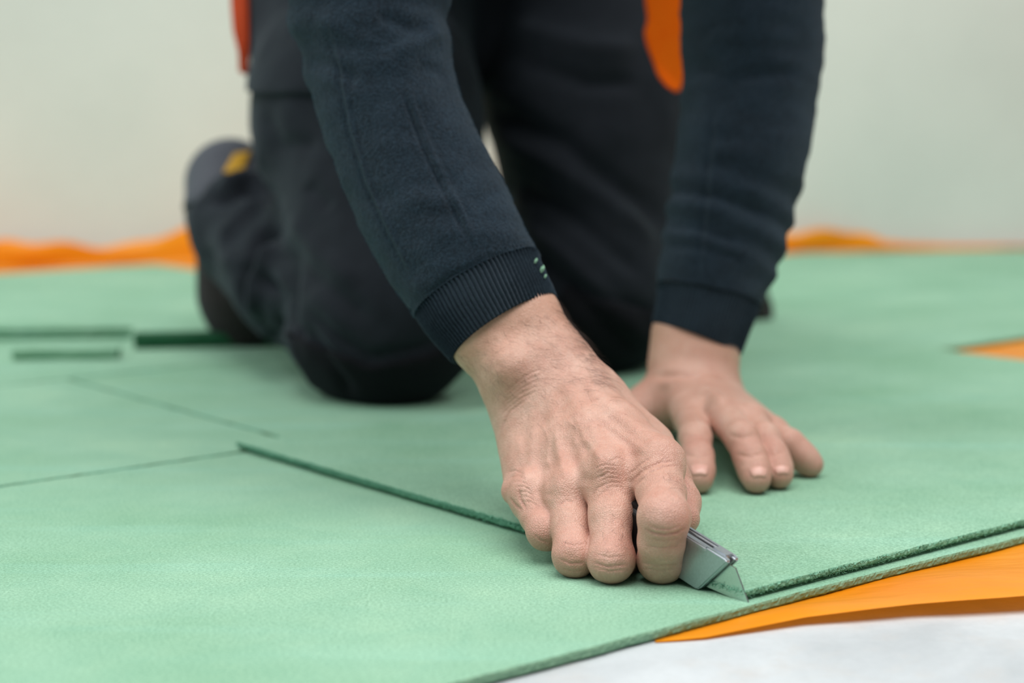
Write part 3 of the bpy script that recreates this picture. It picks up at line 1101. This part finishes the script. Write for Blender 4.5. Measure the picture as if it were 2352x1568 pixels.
def tube(stations, nr, ns, disp=None, close0=False):
    """stations: (left edge x, y, right edge x, y, depth, thickness ratio)"""
    S = smooth_path(stations, nr)
    Lp = np.array([P(s[0], s[1], s[4]) for s in S]); Rp = np.array([P(s[2], s[3], s[4]) for s in S])
    C = (Lp + Rp) / 2; A = Rp - Lp; W_ = np.linalg.norm(A, axis=1) / 2; A /= (2 * W_)[:, None]
    Tn = np.gradient(C, axis=0); Tn /= np.linalg.norm(Tn, axis=1)[:, None]
    A = A - Tn * (A * Tn).sum(1)[:, None] * .6; A /= np.linalg.norm(A, axis=1)[:, None]
    D = np.cross(A, Tn); D /= np.linalg.norm(D, axis=1)[:, None]
    sg = np.sign((D * np.array([0, -1, .3])).sum(1))[:, None]; D *= sg           # D points to the camera side
    th = np.linspace(0, 2 * np.pi, ns, endpoint=False)
    V = C[:, None] + A[:, None] * (W_[:, None] * np.cos(th))[..., None] + D[:, None] * (W_[:, None] * S[:, 5:6] * np.sin(th))[..., None]
    V = V.reshape(-1, 3)
    i, j = np.meshgrid(np.arange(nr - 1), np.arange(ns), indexing='ij')
    a = (i * ns + j).ravel(); b = (i * ns + (j + 1) % ns).ravel()
    Q = np.stack([a, b, b + ns, a + ns], 1)
    N = vnormals(V, Q)
    cen = np.repeat(C, ns, axis=0)
    if ((V - cen) * N).sum() < 0: Q = Q[:, ::-1]; N = -N
    t = np.repeat(np.linspace(0, 1, nr), ns); thv = np.tile(th, nr)
    if disp is not None: V = V + N * disp(t, thv, V)[:, None]
    return V, Q, N, t, thv


def thicken_end(V, Q, ns, nr, depth, inner):
    """fold the last ring inwards so the opening has thickness"""
    last = V[(nr - 1) * ns:]; prev = V[(nr - 4) * ns:(nr - 3) * ns]
    c = last.mean(0); ax = last - prev; ax = ax.mean(0); ax /= np.linalg.norm(ax)
    r1 = c + (last - c) * .985 + ax * .0008
    r2 = c + (last - c) * inner
    r3 = c + (last - c) * (inner - .01) - ax * depth
    base = len(V)
    V = np.concatenate([V, r1, r2, r3])
    rings = [(nr - 1) * ns, base, base + ns, base + 2 * ns]
    j = np.arange(ns); jn = (j + 1) % ns
    qs = [Q]
    flip = Q[0, 1] == 1 if Q[0, 0] == 0 else False
    for r0, r1_ in zip(rings, rings[1:]):
        q = np.stack([r0 + j, r0 + jn, r1_ + jn, r1_ + j], 1)
        qs.append(q if (Q[0, 1] - Q[0, 0]) == 1 else q[:, ::-1])
    return V, np.concatenate(qs)


def f_sweat(p):
    d = cap(p, PELV + np.array([0, -.03, .09]), np.array([.03, 1.16, .65]), .130, .140)
    d = smin(d, cap(p, SH_R, SH_L, .075, .075), .10)
    d = smin(d, chain(p, [SH_R, P(790, -330, 1.03), P(800, -260, 1.018)], [.072, .051, .047], .02), .03)
    d = smin(d, chain(p, [SH_L, P(1705, -330, 1.192), P(1710, -260, 1.196)], [.072, .051, .047], .02), .03)
    return d


V, Q = sdf_mesh(f_sweat, [-.36, .90, .18], [.42, 1.90, .85], .008)
sweat = link('sweatshirt', mesh_from(V, Q), M['fleece'], person)
sweat['label'] = 'navy fleece sweatshirt with ribbed cuffs'

rs = [(600, -330, 960, -330, 1.03, .9), (612, -200, 1000, -230, 1.01, .9), (632, -90, 1016, -150, 1.0, .9), (655, 25, 1019, -40, .995, .88), (700, 172, 1030, 95, .985, .86), (752, 335, 1066, 230, .972, .85),
      (803, 475, 1132, 383, .958, .85), (868, 602, 1188, 488, .946, .85), (918, 672, 1222, 560, .938, .84), (948, 712, 1240, 594, .934, .82)]
NRR, NSS = 170, 200


def disp_rs(t, th, V):
    d = vnoise(V * 26) * .0022 + vnoise(V * np.array([60, 60, 110]) + 7) * .0010 + vnoise(V * 900) * .00035
    # folds high on the arm
    d += np.exp(-((t - .34) / .12) ** 2) * .0022 * np.sin(t * 55 + th * 2.2)
    return d


V, Q, N, t, th = tube(rs, NRR, NSS, disp_rs)
st = [([(918, 185), (945, 270), (985, 370), (1030, 460), (1085, 570)], 6, -.0018), ([(930, 185), (957, 268), (997, 366), (1042, 456), (1098, 566)], 7, .0013),
      ([(752, 55), (775, 170), (800, 300), (835, 420), (890, 540), (945, 650)], 6, -.0009), ([(762, 55), (785, 168), (810, 298), (846, 418), (900, 536), (955, 645)], 6, .0011),
      ([(960, 690), (1040, 632), (1130, 588), (1222, 582)], 6, -.0012),
      ([(860, 30), (940, 60), (1000, 55)], 20, -.003), ([(720, 40), (800, 85), (880, 100)], 22, .002), ([(900, 120), (970, 100), (1020, 70)], 18, .0024),
      ([(1040, 190), (1000, 160), (950, 150)], 16, -.0016), ([(690, 140), (760, 150), (830, 190)], 18, -.002), ([(1150, 430), (1120, 450), (1080, 480)], 16, -.001)]
V = sculpt(V, N, st, .85, 1.05)
rsleeve = link('sleeve', mesh_from(V, Q), M['fleece'], sweat)
RSV, RSN = V, vnormals(V, Q)

rc_ = [(946, 709, 1239, 592, .9345, .82), (955, 724, 1249, 612, .932, .80), (975, 752, 1262, 640, .928, .79), (1005, 790, 1274, 664, .9245, .79), (1033, 822, 1282, 684, .9215, .79)]
NC = 88


def disp_rc(t, th, V):
    return (np.cos(th * NC) * .00075 - .0002 + .0012 * np.exp(-((t - .0) / .06) ** 2) + vnoise(V * 60) * .0006 + vnoise(V * 900) * .0002)


V, Q, N, t, th = tube(rc_, 46, NC * 10, disp_rc)
V, Q = thicken_end(V, Q, NC * 10, 46, .02, .955)
link('cuff', mesh_from(V, Q), M['rib'], sweat)

ls = [(1560, -330, 1850, -330, 1.19, .9), (1560, -200, 1870, -200, 1.20, .9), (1560, -80, 1884, -60, 1.21, .9), (1569, 60, 1892, 90, 1.205, .88), (1566, 190, 1880, 215, 1.20, .86), (1552, 330, 1848, 390, 1.187, .86), (1536, 470, 1812, 540, 1.175, .86),
      (1522, 580, 1774, 645, 1.165, .86), (1512, 655, 1742, 712, 1.158, .85)]


def disp_ls(t, th, V):
    d = vnoise(V * 26 + 3) * .0025 + vnoise(V * np.array([50, 50, 120]) + 9) * .0012 + vnoise(V * 900) * .0003
    d += np.exp(-((t - .82) / .10) ** 2) * .0016 * np.sin(t * 90 + th * 1.2)
    return d


V, Q, N, t, th = tube(ls, 130, 160, disp_ls)
st = [([(1640, 250), (1625, 400), (1610, 560), (1600, 650)], 6, -.0010), ([(1652, 250), (1637, 400), (1622, 560), (1612, 650)], 6, .0007),
      ([(1525, 520), (1600, 525), (1700, 560)], 8, -.0016), ([(1520, 560), (1610, 570), (1720, 600)], 8, -.0012), ([(1540, 440), (1640, 450), (1760, 500)], 10, -.0012),
      ([(1570, 150), (1680, 180), (1850, 160)], 18, -.002), ([(1520, 650), (1620, 665), (1735, 708)], 7, -.0015)]
V = sculpt(V, N, st, 1.0, 1.3)
link('sleeve', mesh_from(V, Q), M['fleece'], sweat)
lc = [(1513, 652, 1743, 709, 1.1585, .85), (1512, 668, 1738, 722, 1.157, .83), (1507, 705, 1722, 760, 1.153, .82), (1500, 735, 1708, 795, 1.150, .82), (1496, 748, 1701, 808, 1.149, .82)]
V, Q, N, t, th = tube(lc, 36, 80 * 8, lambda t, th, V: np.cos(th * 80) * .0004 + .001 * np.exp(-(t / .06) ** 2) + vnoise(V * 60) * .0008)
V, Q = thicken_end(V, Q, 80 * 8, 36, .02, .95)
link('cuff', mesh_from(V, Q), M['rib'], sweat)


# ------------------------------------------------------------------ trousers
def f_trous(p):
    r = cap(p, HP_R, (HP_R + KN_R) / 2, .104, .088)
    r = smin(r, cap(p, (HP_R + KN_R) / 2, KN_R, .088, .061), .04)
    r = smin(r, cap(p, KN_R + np.array([.012, -.002, -.006]), KN_R + np.array([-.02, .03, -.012]), .056, .050), .03)
    r = smin(r, chain(p, [KN_R + np.array([-.01, .03, -.005]), P(690, 640, 1.45), P(565, 530, 1.565), P(535, 480, 1.60)], [.056, .053, .048, .042], .02), .022)
    l = cap(p, HP_L, (HP_L + KN_L) / 2, .104, .090)
    l = smin(l, cap(p, (HP_L + KN_L) / 2, KN_L, .090, .062), .04)
    l = smin(l, cap(p, KN_L + np.array([.0, 0, -.006]), KN_L + np.array([.03, .03, -.01]), .056, .050), .03)
    l = smin(l, chain(p, [KN_L + np.array([.01, .03, 0]), (KN_L + AN_L) / 2, AN_L], [.056, .054, .05], .02), .022)
    d = smin(r, l, .022)
    pel = cap(p, HP_R + np.array([.02, .03, .03]), HP_L + np.array([-.02, .0, .03]), .105, .105)
    d = smin(d, pel, .05)
    d = smin(d, cap(p, P(1055, 92, 1.60), P(1110, 92, 1.64), .042, .042), .03)
    d = np.maximum(d, -(p[:, 2] - .002))                      # flattened where it rests on the boards
    return d


V, Q = sdf_mesh(f_trous, [-.42, 1.18, -.02], [.42, 1.95, .55], .0034)
N = vnormals(V, Q)
fold = vnoise(V * np.array([16, 16, 22])) * .004 + vnoise(V * 45) * .0016
V = V + N * (fold * np.clip(V[:, 2] / .02, 0, 1))[:, None]
ts = [  # shin folds behind the near knee
    ([(480, 470), (560, 430), (640, 470)], 14, -0.0096), ([(500, 430), (580, 400), (640, 430)], 12, 0.0080),
    ([(510, 640), (530, 540), (590, 480), (650, 480)], 14, 0.0112), ([(560, 700), (560, 620), (600, 540), (650, 520)], 13, -0.0144),
    ([(590, 740), (590, 650), (620, 580), (660, 560)], 13, 0.0096), ([(600, 620), (640, 680), (640, 760), (600, 800)], 12, -0.0096),
    ([(650, 540), (660, 640), (655, 740), (690, 800)], 16, -0.0192), ([(470, 560), (490, 650), (530, 720)], 14, -0.0096),
    ([(540, 800), (600, 770), (650, 800)], 14, 0.0064),
    # near thigh: pocket edge, long drapes, knee patch edge
    ([(590, 330), (600, 420), (650, 520)], 10, .003), ([(650, 540), (700, 620), (790, 690), (860, 740)], 22, -.004), ([(660, 490), (730, 580), (830, 660)], 22, .004),
    ([(690, 700), (770, 770), (850, 820), (960, 800), (1030, 770)], 12, -.004),
    ([(690, 740), (760, 830), (820, 910)], 14, -.005), ([(600, 250), (640, 330), (740, 330)], 20, -.004), ([(700, 420), (760, 480)], 20, -.004),
    # far thigh drapes
    ([(1100, 240), (1300, 330), (1480, 470), (1540, 560)], 24, -.007), ([(1150, 400), (1320, 500), (1500, 650)], 22, -.006), ([(1120, 300), (1300, 400), (1520, 560)], 24, .006),
    ([(1190, 500), (1330, 620), (1500, 800)], 20, .005), ([(1220, 560), (1350, 700), (1460, 820)], 18, -.005), ([(1180, 130), (1350, 190), (1480, 190)], 22, -.006), ([(1180, 60), (1350, 110), (1480, 120)], 26, .006),
    ([(1290, 640), (1400, 690), (1510, 720)], 14, -.004)]
V = sculpt(V, N, ts, 1.15, 2.0)
trousers = link('trousers', mesh_from(V, Q), M['trouser'], person)
trousers['label'] = 'dark charcoal work trousers with black knees'
TV, TQ, TN = V, Q, N


def shell(poly_px, ymin, ymax, off, thick, V=None, Q=None):
    """a cloth piece cut from the trouser surface, lifted off it"""
    from_v, from_n = TV, vnormals(TV, TQ)
    px, py = project(from_v)
    view = from_v - np.array([0, 0, CAMH]); view /= np.linalg.norm(view, axis=1)[:, None]
    ok = (from_v[:, 1] > ymin) & (from_v[:, 1] < ymax) & ((view * from_n).sum(1) < .1)
    res = np.zeros(len(px), dtype=bool); n = len(poly_px); j = n - 1
    for i in range(n):
        xi, yi = poly_px[i]; xj, yj = poly_px[j]
        res ^= ((yi > py) != (yj > py)) & (px < (xj - xi) * (py - yi) / ((yj - yi) or 1e-9) + xi)
        j = i
    keep = ok & res
    q = TQ[keep[TQ].all(1)]
    par = np.arange(len(from_v))
    while True:
        m = par[q].min(1)
        new = par.copy()
        for c in range(4): np.minimum.at(new, q[:, c], m)
        new = new[new]
        if (new == par).all(): break
        par = new
    lab, cnt = np.unique(par[q[:, 0]], return_counts=True)
    q = q[par[q[:, 0]] == lab[cnt.argmax()]]
    nn = from_n[np.unique(q)]
    v, q = compact(from_v, q)
    # soften the outline
    ed = {}
    for f in q:
        for a, b in zip(f, np.roll(f, -1)): ed[(a, b)] = 1
    bnd = [(a, b) for a, b in ed if (b, a) not in ed]
    nb = {}
    for a, b in bnd: nb.setdefault(a, []).append(b); nb.setdefault(b, []).append(a)
    for _ in range(6):
        v2 = v.copy()
        for a, l in nb.items():
            if len(l) == 2: v2[a] = v[a] * .4 + (v[l[0]] + v[l[1]]) * .3
        v = v2
    top = v + nn * (off + thick); bot = v + nn * (off - .002)
    m = len(v)
    F = list(q) + [f[::-1] + m for f in q] + [np.array([b, a, a + m, b + m]) for a, b in bnd]
    return np.concatenate([top, bot]), np.array(F)


v, f = shell([(640, 745), (760, 800), (860, 835), (960, 815), (1060, 770), (1090, 990), (780, 990)], 1.15, 1.36, .0, .0035)
link('knee_patch', mesh_from(v, f), M['patch'], trousers)
v, f = shell([(1280, 640), (1400, 690), (1560, 720), (1580, 900), (1290, 900)], 1.30, 1.56, .0, .0035)
link('knee_patch', mesh_from(v, f), M['patch'], trousers)
v, f = shell([(540, -120), (760, -120), (760, 222), (540, 218)], 1.3, 1.62, .0, .004)
link('pocket', mesh_from(v, f), M['trouser'], trousers)


def slab(outline, Y, depth, mat, name, parent, bend=0.0, seg=10):
    """a hanging cloth piece with real thickness, slightly curved"""
    xs = [p[0] for p in outline]; ys = [p[1] for p in outline]
    bm = bmesh.new()
    vs_ = []
    for x, y in outline:
        k = (x - min(xs)) / max(1, max(xs) - min(xs)) - .5
        vs_.append(bm.verts.new(P(x, y, Y + bend * k * k * 4 + .002 * math.sin(y * .05))))
    fc = bm.faces.new(vs_)
    r = bmesh.ops.extrude_face_region(bm, geom=[fc])
    for g in r['geom']:
        if isinstance(g, bmesh.types.BMVert): g.co.y += depth
    bmesh.ops.recalc_face_normals(bm, faces=bm.faces)
    bmesh.ops.bevel(bm, geom=bm.edges[:], offset=min(depth * .3, .0015), segments=2, affect='EDGES')
    me = bpy.data.meshes.new(name); bm.to_mesh(me); bm.free()
    return link(name, me, mat, parent, smooth=False)


o = slab([(1478, -60), (1482, 0), (1488, 45), (1480, 75), (1486, 105), (1500, 140), (1512, 175), (1532, 200), (1556, 214), (1566, 200), (1580, 110), (1580, -60)], 1.40, .006, M['orange_cloth'], 'pocket_lining', trousers, .01)
o['label'] = 'bright orange pocket lining'
o = slab([(526, -60), (530, 20), (534, 70), (546, 120), (548, 168), (566, 172), (570, 90), (566, -60)], 1.50, .014, M['red_strap'], 'strap', trousers)
o['label'] = 'orange-red strap at the hip'


# ------------------------------------------------------------------ shoes
def shoe(heel_top, toe, side, name_label, dark):
    """standing on its toe: sole to the back, upper towards the camera"""
    heel_top = np.asarray(heel_top); toe = np.asarray(toe)
    ax = toe - heel_top; Ln = np.linalg.norm(ax); ax /= Ln
    x = np.array([1.0, 0, 0]); x -= ax * (x @ ax); x /= np.linalg.norm(x)
    back = np.cross(ax, x)
    if back[1] < 0: back = -back

    def at(s, b, w=0): return heel_top + ax * s * Ln + back * b + x * w

    def upper(p):
        d = chain(p, [at(.14, 0), at(.40, .004), at(.70, .012), at(.88, .020)], [.036, .034, .037, .028], .03)
        d = smin(d, cap(p, at(.16, -.03), at(.34, -.055), .034, .038), .03)
        return d

    def sole(p):
        a = chain(p, [at(.06, .034), at(.40, .034), at(.72, .040), at(.94, .036)], [.034, .030, .040, .030], .02)
        q = (p - heel_top) @ back
        d = np.maximum(a, np.abs(q - .040) - .011)
        lug = np.abs(((p - heel_top) @ ax * 90) % 1 - .5) - .28
        return np.maximum(d, np.where(q > .046, -lug * .006, -1))
    lo = np.minimum(heel_top, toe) - .1; hi = np.maximum(heel_top, toe) + .1
    V, Q = sdf_mesh(upper, lo, hi, .0035)
    V[:, 2] = np.maximum(V[:, 2], .002)
    o = link('shoe', mesh_from(V, Q), M['shoe'] if not dark else M['sole'], person)
    hf = lambda p: np.maximum(upper(p) - .0025, ((p - heel_top) @ ax) / Ln - .30)
    hv, hq = sdf_mesh(hf, lo, hi, .003, newton=False)
    link('heel_counter', mesh_from(hv, hq), M['heel'] if not dark else M['sole'], o)
    o['label'] = name_label
    V, Q = sdf_mesh(sole, lo, hi, .003)
    V[:, 2] = np.maximum(V[:, 2], .001)
    link('sole', mesh_from(V, Q), M['sole'], o)
    return o, at, (lambda p: upper(p) - .0025)


sh, at, sh_field = shoe(P(532, 362, 1.640), P(568, 812, 1.60), -1, 'dark grey work shoe standing on its toe, yellow heel tab', False)


def drape(field, quad, nu, nv, thick):
    """a patch laid on a surface: sight lines through the quad are followed until they meet it"""
    q = np.array(quad, dtype=float)
    pts = []
    for i in range(nu):
        for j in range(nv):
            a, b = i / (nu - 1), j / (nv - 1)
            px = (q[0] * (1 - a) + q[1] * a) * (1 - b) + (q[3] * (1 - a) + q[2] * a) * b
            d = ray(*px); d /= np.linalg.norm(d)
            t = 1.2
            for _ in range(80):
                v = float(field((np.array([0, 0, CAMH]) + d * t)[None].astype(np.float32))[0])
                t += v * .8
                if v < 1e-4 or t > 2.2: break
            pts.append(np.array([0, 0, CAMH]) + d * (t - thick))
    pts = np.array(pts)
    back = pts + np.array([0, thick * 2.2, 0])
    n = nu * nv
    F = []
    for i in range(nu - 1):
        for j in range(nv - 1):
            a = i * nv + j
            F.append([a, a + 1, a + nv + 1, a + nv]); F.append([n + a, n + a + nv, n + a + nv + 1, n + a + 1])
    ring = [j for j in range(nv)] + [i * nv + nv - 1 for i in range(1, nu)] + [(nu - 1) * nv + j for j in range(nv - 2, -1, -1)] + [i * nv for i in range(nu - 2, 0, -1)]
    for a, b in zip(ring, ring[1:] + ring[:1]): F.append([a, n + a, n + b, b])
    return np.concatenate([pts, back]), F


V, F = drape(sh_field, [(538, 352), (576, 346), (556, 402), (512, 396)], 8, 8, .002)
link('heel_tab', mesh_from(V, F), M['yellow'], sh)
sh2, _, _ = shoe(np.array([.150, 1.86, .19]), G(1744, 750) + np.array([0, .03, .012]), 1, 'black toe of the other shoe', True)


# ------------------------------------------------------------------ utility knife
def knife_plane(px, py):
    """where a sight line meets the upright plane of the cut"""
    n = np.array([udir[0], udir[1], 0.0]); n /= np.linalg.norm(n)
    d = ray(px, py); c0 = np.array([0, 0, CAMH]); t0 = np.array([T0[0], T0[1], 0])
    q = c0 + d * (((t0 - c0) @ n) / (d @ n))
    return float((q[:2] - T0) @ vdir), float(q[2])


kn = tag(empty('utility_knife', (float(T0[0]), float(T0[1]), 0.0)), 'grey metal utility knife with trapezoid blade held in the right hand', 'knife')
U3 = np.array([udir[0], udir[1], 0.0]); V3 = np.array([vdir[0], vdir[1], 0.0])


def kp(a, b, w=0.0): return np.array([T0[0], T0[1], 0]) + V3 * a + np.array([0, 0, b]) + U3 * w


def prism(name, prof, w0, w1, mat, parent=kn, bev=.0008, seg=2):
    bm = bmesh.new()
    f0 = bm.faces.new([bm.verts.new(kp(a, b, w0)) for a, b in prof])
    r = bmesh.ops.extrude_face_region(bm, geom=[f0])
    dv = kp(0, 0, w1) - kp(0, 0, w0)
    for g in r['geom']:
        if isinstance(g, bmesh.types.BMVert): g.co += Vector(dv)
    bmesh.ops.recalc_face_normals(bm, faces=bm.faces)
    if bev: bmesh.ops.bevel(bm, geom=bm.edges[:], offset=bev, segments=seg, affect='EDGES', clamp_overlap=True)
    me = bpy.data.meshes.new(name); bm.to_mesh(me); bm.free()
    return link(name, me, mat, parent, smooth=False)


top_n, top_b = np.array(knife_plane(1686, 1283)), np.array(knife_plane(1580, 1222))
bot_n = np.array(knife_plane(1618, 1354))
adir = top_b - top_n; adir /= np.linalg.norm(adir)
print('knife', top_n, top_b, bot_n, 'pitch', math.degrees(math.atan2(adir[1], adir[0])), 'row', ROW)
tailt = top_n + adir * .150
pn = np.array([adir[1], -adir[0]])                         # across the handle, downward
hgt = abs((bot_n - top_n) @ pn)
bb = bot_n + adir * .05
prof = [tuple(top_n + adir * .002), tuple(top_n + adir * .05 - pn * .0015), tuple(top_n + adir * .105 - pn * .001), tuple(top_n + adir * .145 + pn * .006), tuple(top_n + adir * .148 + pn * (hgt * .8)), tuple(top_n + adir * .135 + pn * (hgt + .003)),
        tuple(top_n + adir * .09 + pn * (hgt + .001)), tuple(top_n + adir * .05 + pn * (hgt - .001)), tuple(bot_n + adir * .002), tuple(bot_n - pn * .001), tuple(top_n + pn * .001)]
prism('handle_half', prof, -.0040, -.0009, M['metal'], bev=.0008, seg=3)
prism('handle_half', [tuple(np.array(q) - adir * .0006 - pn * .0004) for q in prof], .0009, .0042, M['metal'], bev=.0010, seg=3)
prism('core', [tuple(q) for q in [top_n + adir * .010 + pn * .0022, top_n + adir * .10 + pn * .001, top_n + adir * .10 + pn * hgt * .9, bot_n + adir * .006 - pn * .002, top_n + adir * .004 + pn * .006]], -.0012, .0012, M['black'], bev=0)
prism('slider', [tuple(top_n + adir * .013 + pn * .0012), tuple(top_n + adir * .030 - pn * .0006), tuple(top_n + adir * .052 - pn * .0022), tuple(top_n + adir * .054 + pn * .002), tuple(top_n + adir * .013 + pn * .002)], -.0014, .0014, M['black'], bev=.0003)
prism('rail', [tuple(top_n + adir * .0135 - pn * .0002), tuple(top_n + adir * .05 - pn * .0017), tuple(top_n + adir * .05 + pn * .0010), tuple(top_n + adir * .0135 + pn * .0024)], -.0048, -.0020, M['metal'], bev=.0007, seg=3)
prism('nose_catch', [tuple(top_n + adir * .003 - pn * .0006), tuple(top_n + adir * .012 - pn * .0009), tuple(top_n + adir * .012 + pn * .0012), tuple(top_n + adir * .003 + pn * .0016)], -.0022, .0030, M['metal'], bev=.0004)
shaded_grip = [top_n + adir * .034 - pn * .0004, top_n + adir * .10 - pn * .003, top_n + adir * .150 + pn * .003, top_n + adir * .153 + pn * hgt, top_n + adir * .09 + pn * (hgt + .003), top_n + adir * .034 + pn * (hgt + .0005)]
prism('shaded_grip', [tuple(q) for q in shaded_grip], -.0085, .0085, M['black'], bev=.003, seg=3)  # added black piece: shade inside the closed hand put into its colour
bl = [np.array([0.0, -.0012]), np.array(knife_plane(1636, 1352)), bot_n + adir * .02, top_n + adir * .02 + pn * .004, np.array(knife_plane(1690, 1304))]
prism('blade', [tuple(q) for q in bl], -.0004, .0004, M['blade'], bev=0)

# ------------------------------------------------------------------ green crumbs caught on the cuff
for i, (px, py, Y, r, lab) in enumerate(((1231, 598, .9195, .0008, 'upper green fibre crumb stuck on the right cuff seam'), (1246, 617, .9175, .0010, 'larger green fibre crumb stuck on the edge of the right cuff'), (1253, 634, .9165, .0006, 'tiny green fibre crumb lowest on the edge of the right cuff'))):
    bm = bmesh.new()
    bmesh.ops.create_icosphere(bm, subdivisions=2, radius=r)
    c = P(px, py, Y)
    for v in bm.verts:
        k = 1 + .45 * (random.random() - .5)
        v.co = Vector((v.co.x * k * 1.1 + v.co.z * .6, v.co.y * k * .8, v.co.z * k * 2.0)) 
    me = bpy.data.meshes.new('crumb'); bm.to_mesh(me); bm.free()
    o = link('fibre_crumb', me, M['board'], smooth=False)
    o.location = c
    tag(o, lab, 'crumb', 'green crumbs on the cuff')


# ------------------------------------------------------------------ frayed fibres along the cut edges
def fibres(a, b, z0, z1, out, count, ln, parent, mat, name='frayed_fibre'):
    a, b = np.array(a), np.array(b)
    V, F = [], []
    rnd = random.Random(11)
    d = (b - a) / np.linalg.norm(b - a)
    for _ in range(count):
        q = a + (b - a) * rnd.random()
        z = z0 + (z1 - z0) * (rnd.random() ** .6)
        p = np.array([q[0], q[1], z]) - np.array([out[0], out[1], 0]) * .0006
        g = np.array([out[0], out[1], 0]) * rnd.uniform(.3, 1) + np.array([d[0], d[1], 0]) * rnd.gauss(0, .9) + np.array([0, 0, rnd.gauss(.15, .45)])
        g /= np.linalg.norm(g)
        sd = np.cross(g, [0, 0, 1.0]); sd /= max(np.linalg.norm(sd), 1e-6)
        up = np.cross(sd, g)
        L_ = ln * rnd.uniform(.4, 1.3); r = rnd.uniform(.00010, .00028); cu = rnd.gauss(0, .5)
        bi = len(V)
        for k in range(3):
            t = k / 2
            c = p + g * L_ * t + sd * cu * L_ * t * t
            rr = r * (1 - .7 * t)
            V += [c + up * rr, c - up * rr * .5 + sd * rr, c - up * rr * .5 - sd * rr]
        for k in range(2):
            for e in range(3): F.append([bi + k * 3 + e, bi + k * 3 + (e + 1) % 3, bi + k * 3 + 3 + (e + 1) % 3, bi + k * 3 + 3 + e])
        F.append([bi + 6, bi + 7, bi + 8])
    o = link(name, mesh_from(V, F), mat, parent)
    o['kind'] = 'stuff'
    return o


M['fuzz'] = mat_fibre('frayed_green_fibre', srgb(84, 150, 122), srgb(140, 198, 170))
fibres(UV(0, 0.004), UV(0, ROW), TH * .55, TH + .0006, -udir, 9000, .0020, top_board, M['fuzz'])
fibres(UV(0.0, 0.003), UV(0.32, 0.0043), 0.0012, TH + .0002, -vdir, 3200, .0012, top_board, M['edge'])


# ------------------------------------------------------------------ fleece pile on the near sleeve
def pile(Vs, Ns, count, ln, rad, mat, parent):
    px, py = project(Vs)
    view = Vs - np.array([0, 0, CAMH]); view /= np.linalg.norm(view, axis=1)[:, None]
    ok = np.nonzero(((view * Ns).sum(1) < .25) & (py > -120))[0]
    g = np.random.default_rng(21)
    i = g.choice(ok, count)
    p = Vs[i] + g.normal(0, .0009, (count, 3)); n = Ns[i]
    p -= n * ((p - Vs[i]) * n).sum(1)[:, None]
    d = n * g.uniform(.1, .7, (count, 1)) + g.normal(0, .6, (count, 3)); d /= np.linalg.norm(d, axis=1)[:, None]
    sd = np.cross(d, n); sd /= np.maximum(np.linalg.norm(sd, axis=1)[:, None], 1e-6)
    up = np.cross(sd, d)
    L_ = ln * g.uniform(.4, 1.3, (count, 1)); cu = g.normal(0, .5, (count, 1)); r = rad * g.uniform(.6, 1.3, (count, 1))
    V = []
    for t in (0, .5, 1):
        c = p - n * .0002 + d * L_ * t + sd * cu * L_ * t * t
        rr = r * (1 - .6 * t)
        V += [c + up * rr, c - up * rr * .5 + sd * rr, c - up * rr * .5 - sd * rr]
    V = np.stack(V, 1).reshape(-1, 3)
    b = np.arange(count)[:, None] * 9
    F = np.concatenate([b + np.array([k * 3 + e, k * 3 + (e + 1) % 3, k * 3 + 3 + (e + 1) % 3, k * 3 + 3 + e]) for k in (0, 1) for e in range(3)])
    o = link('fleece_pile', mesh_from(V, F), mat, parent)
    o['kind'] = 'stuff'


M['pile'] = mat_plain('pale_fleece_fibre', srgb(62, 84, 100), 0.9, spec=0.1)
sub_parent = sweat
pile(RSV, RSN, 15000, .0014, .00007, M['pile'], sub_parent)
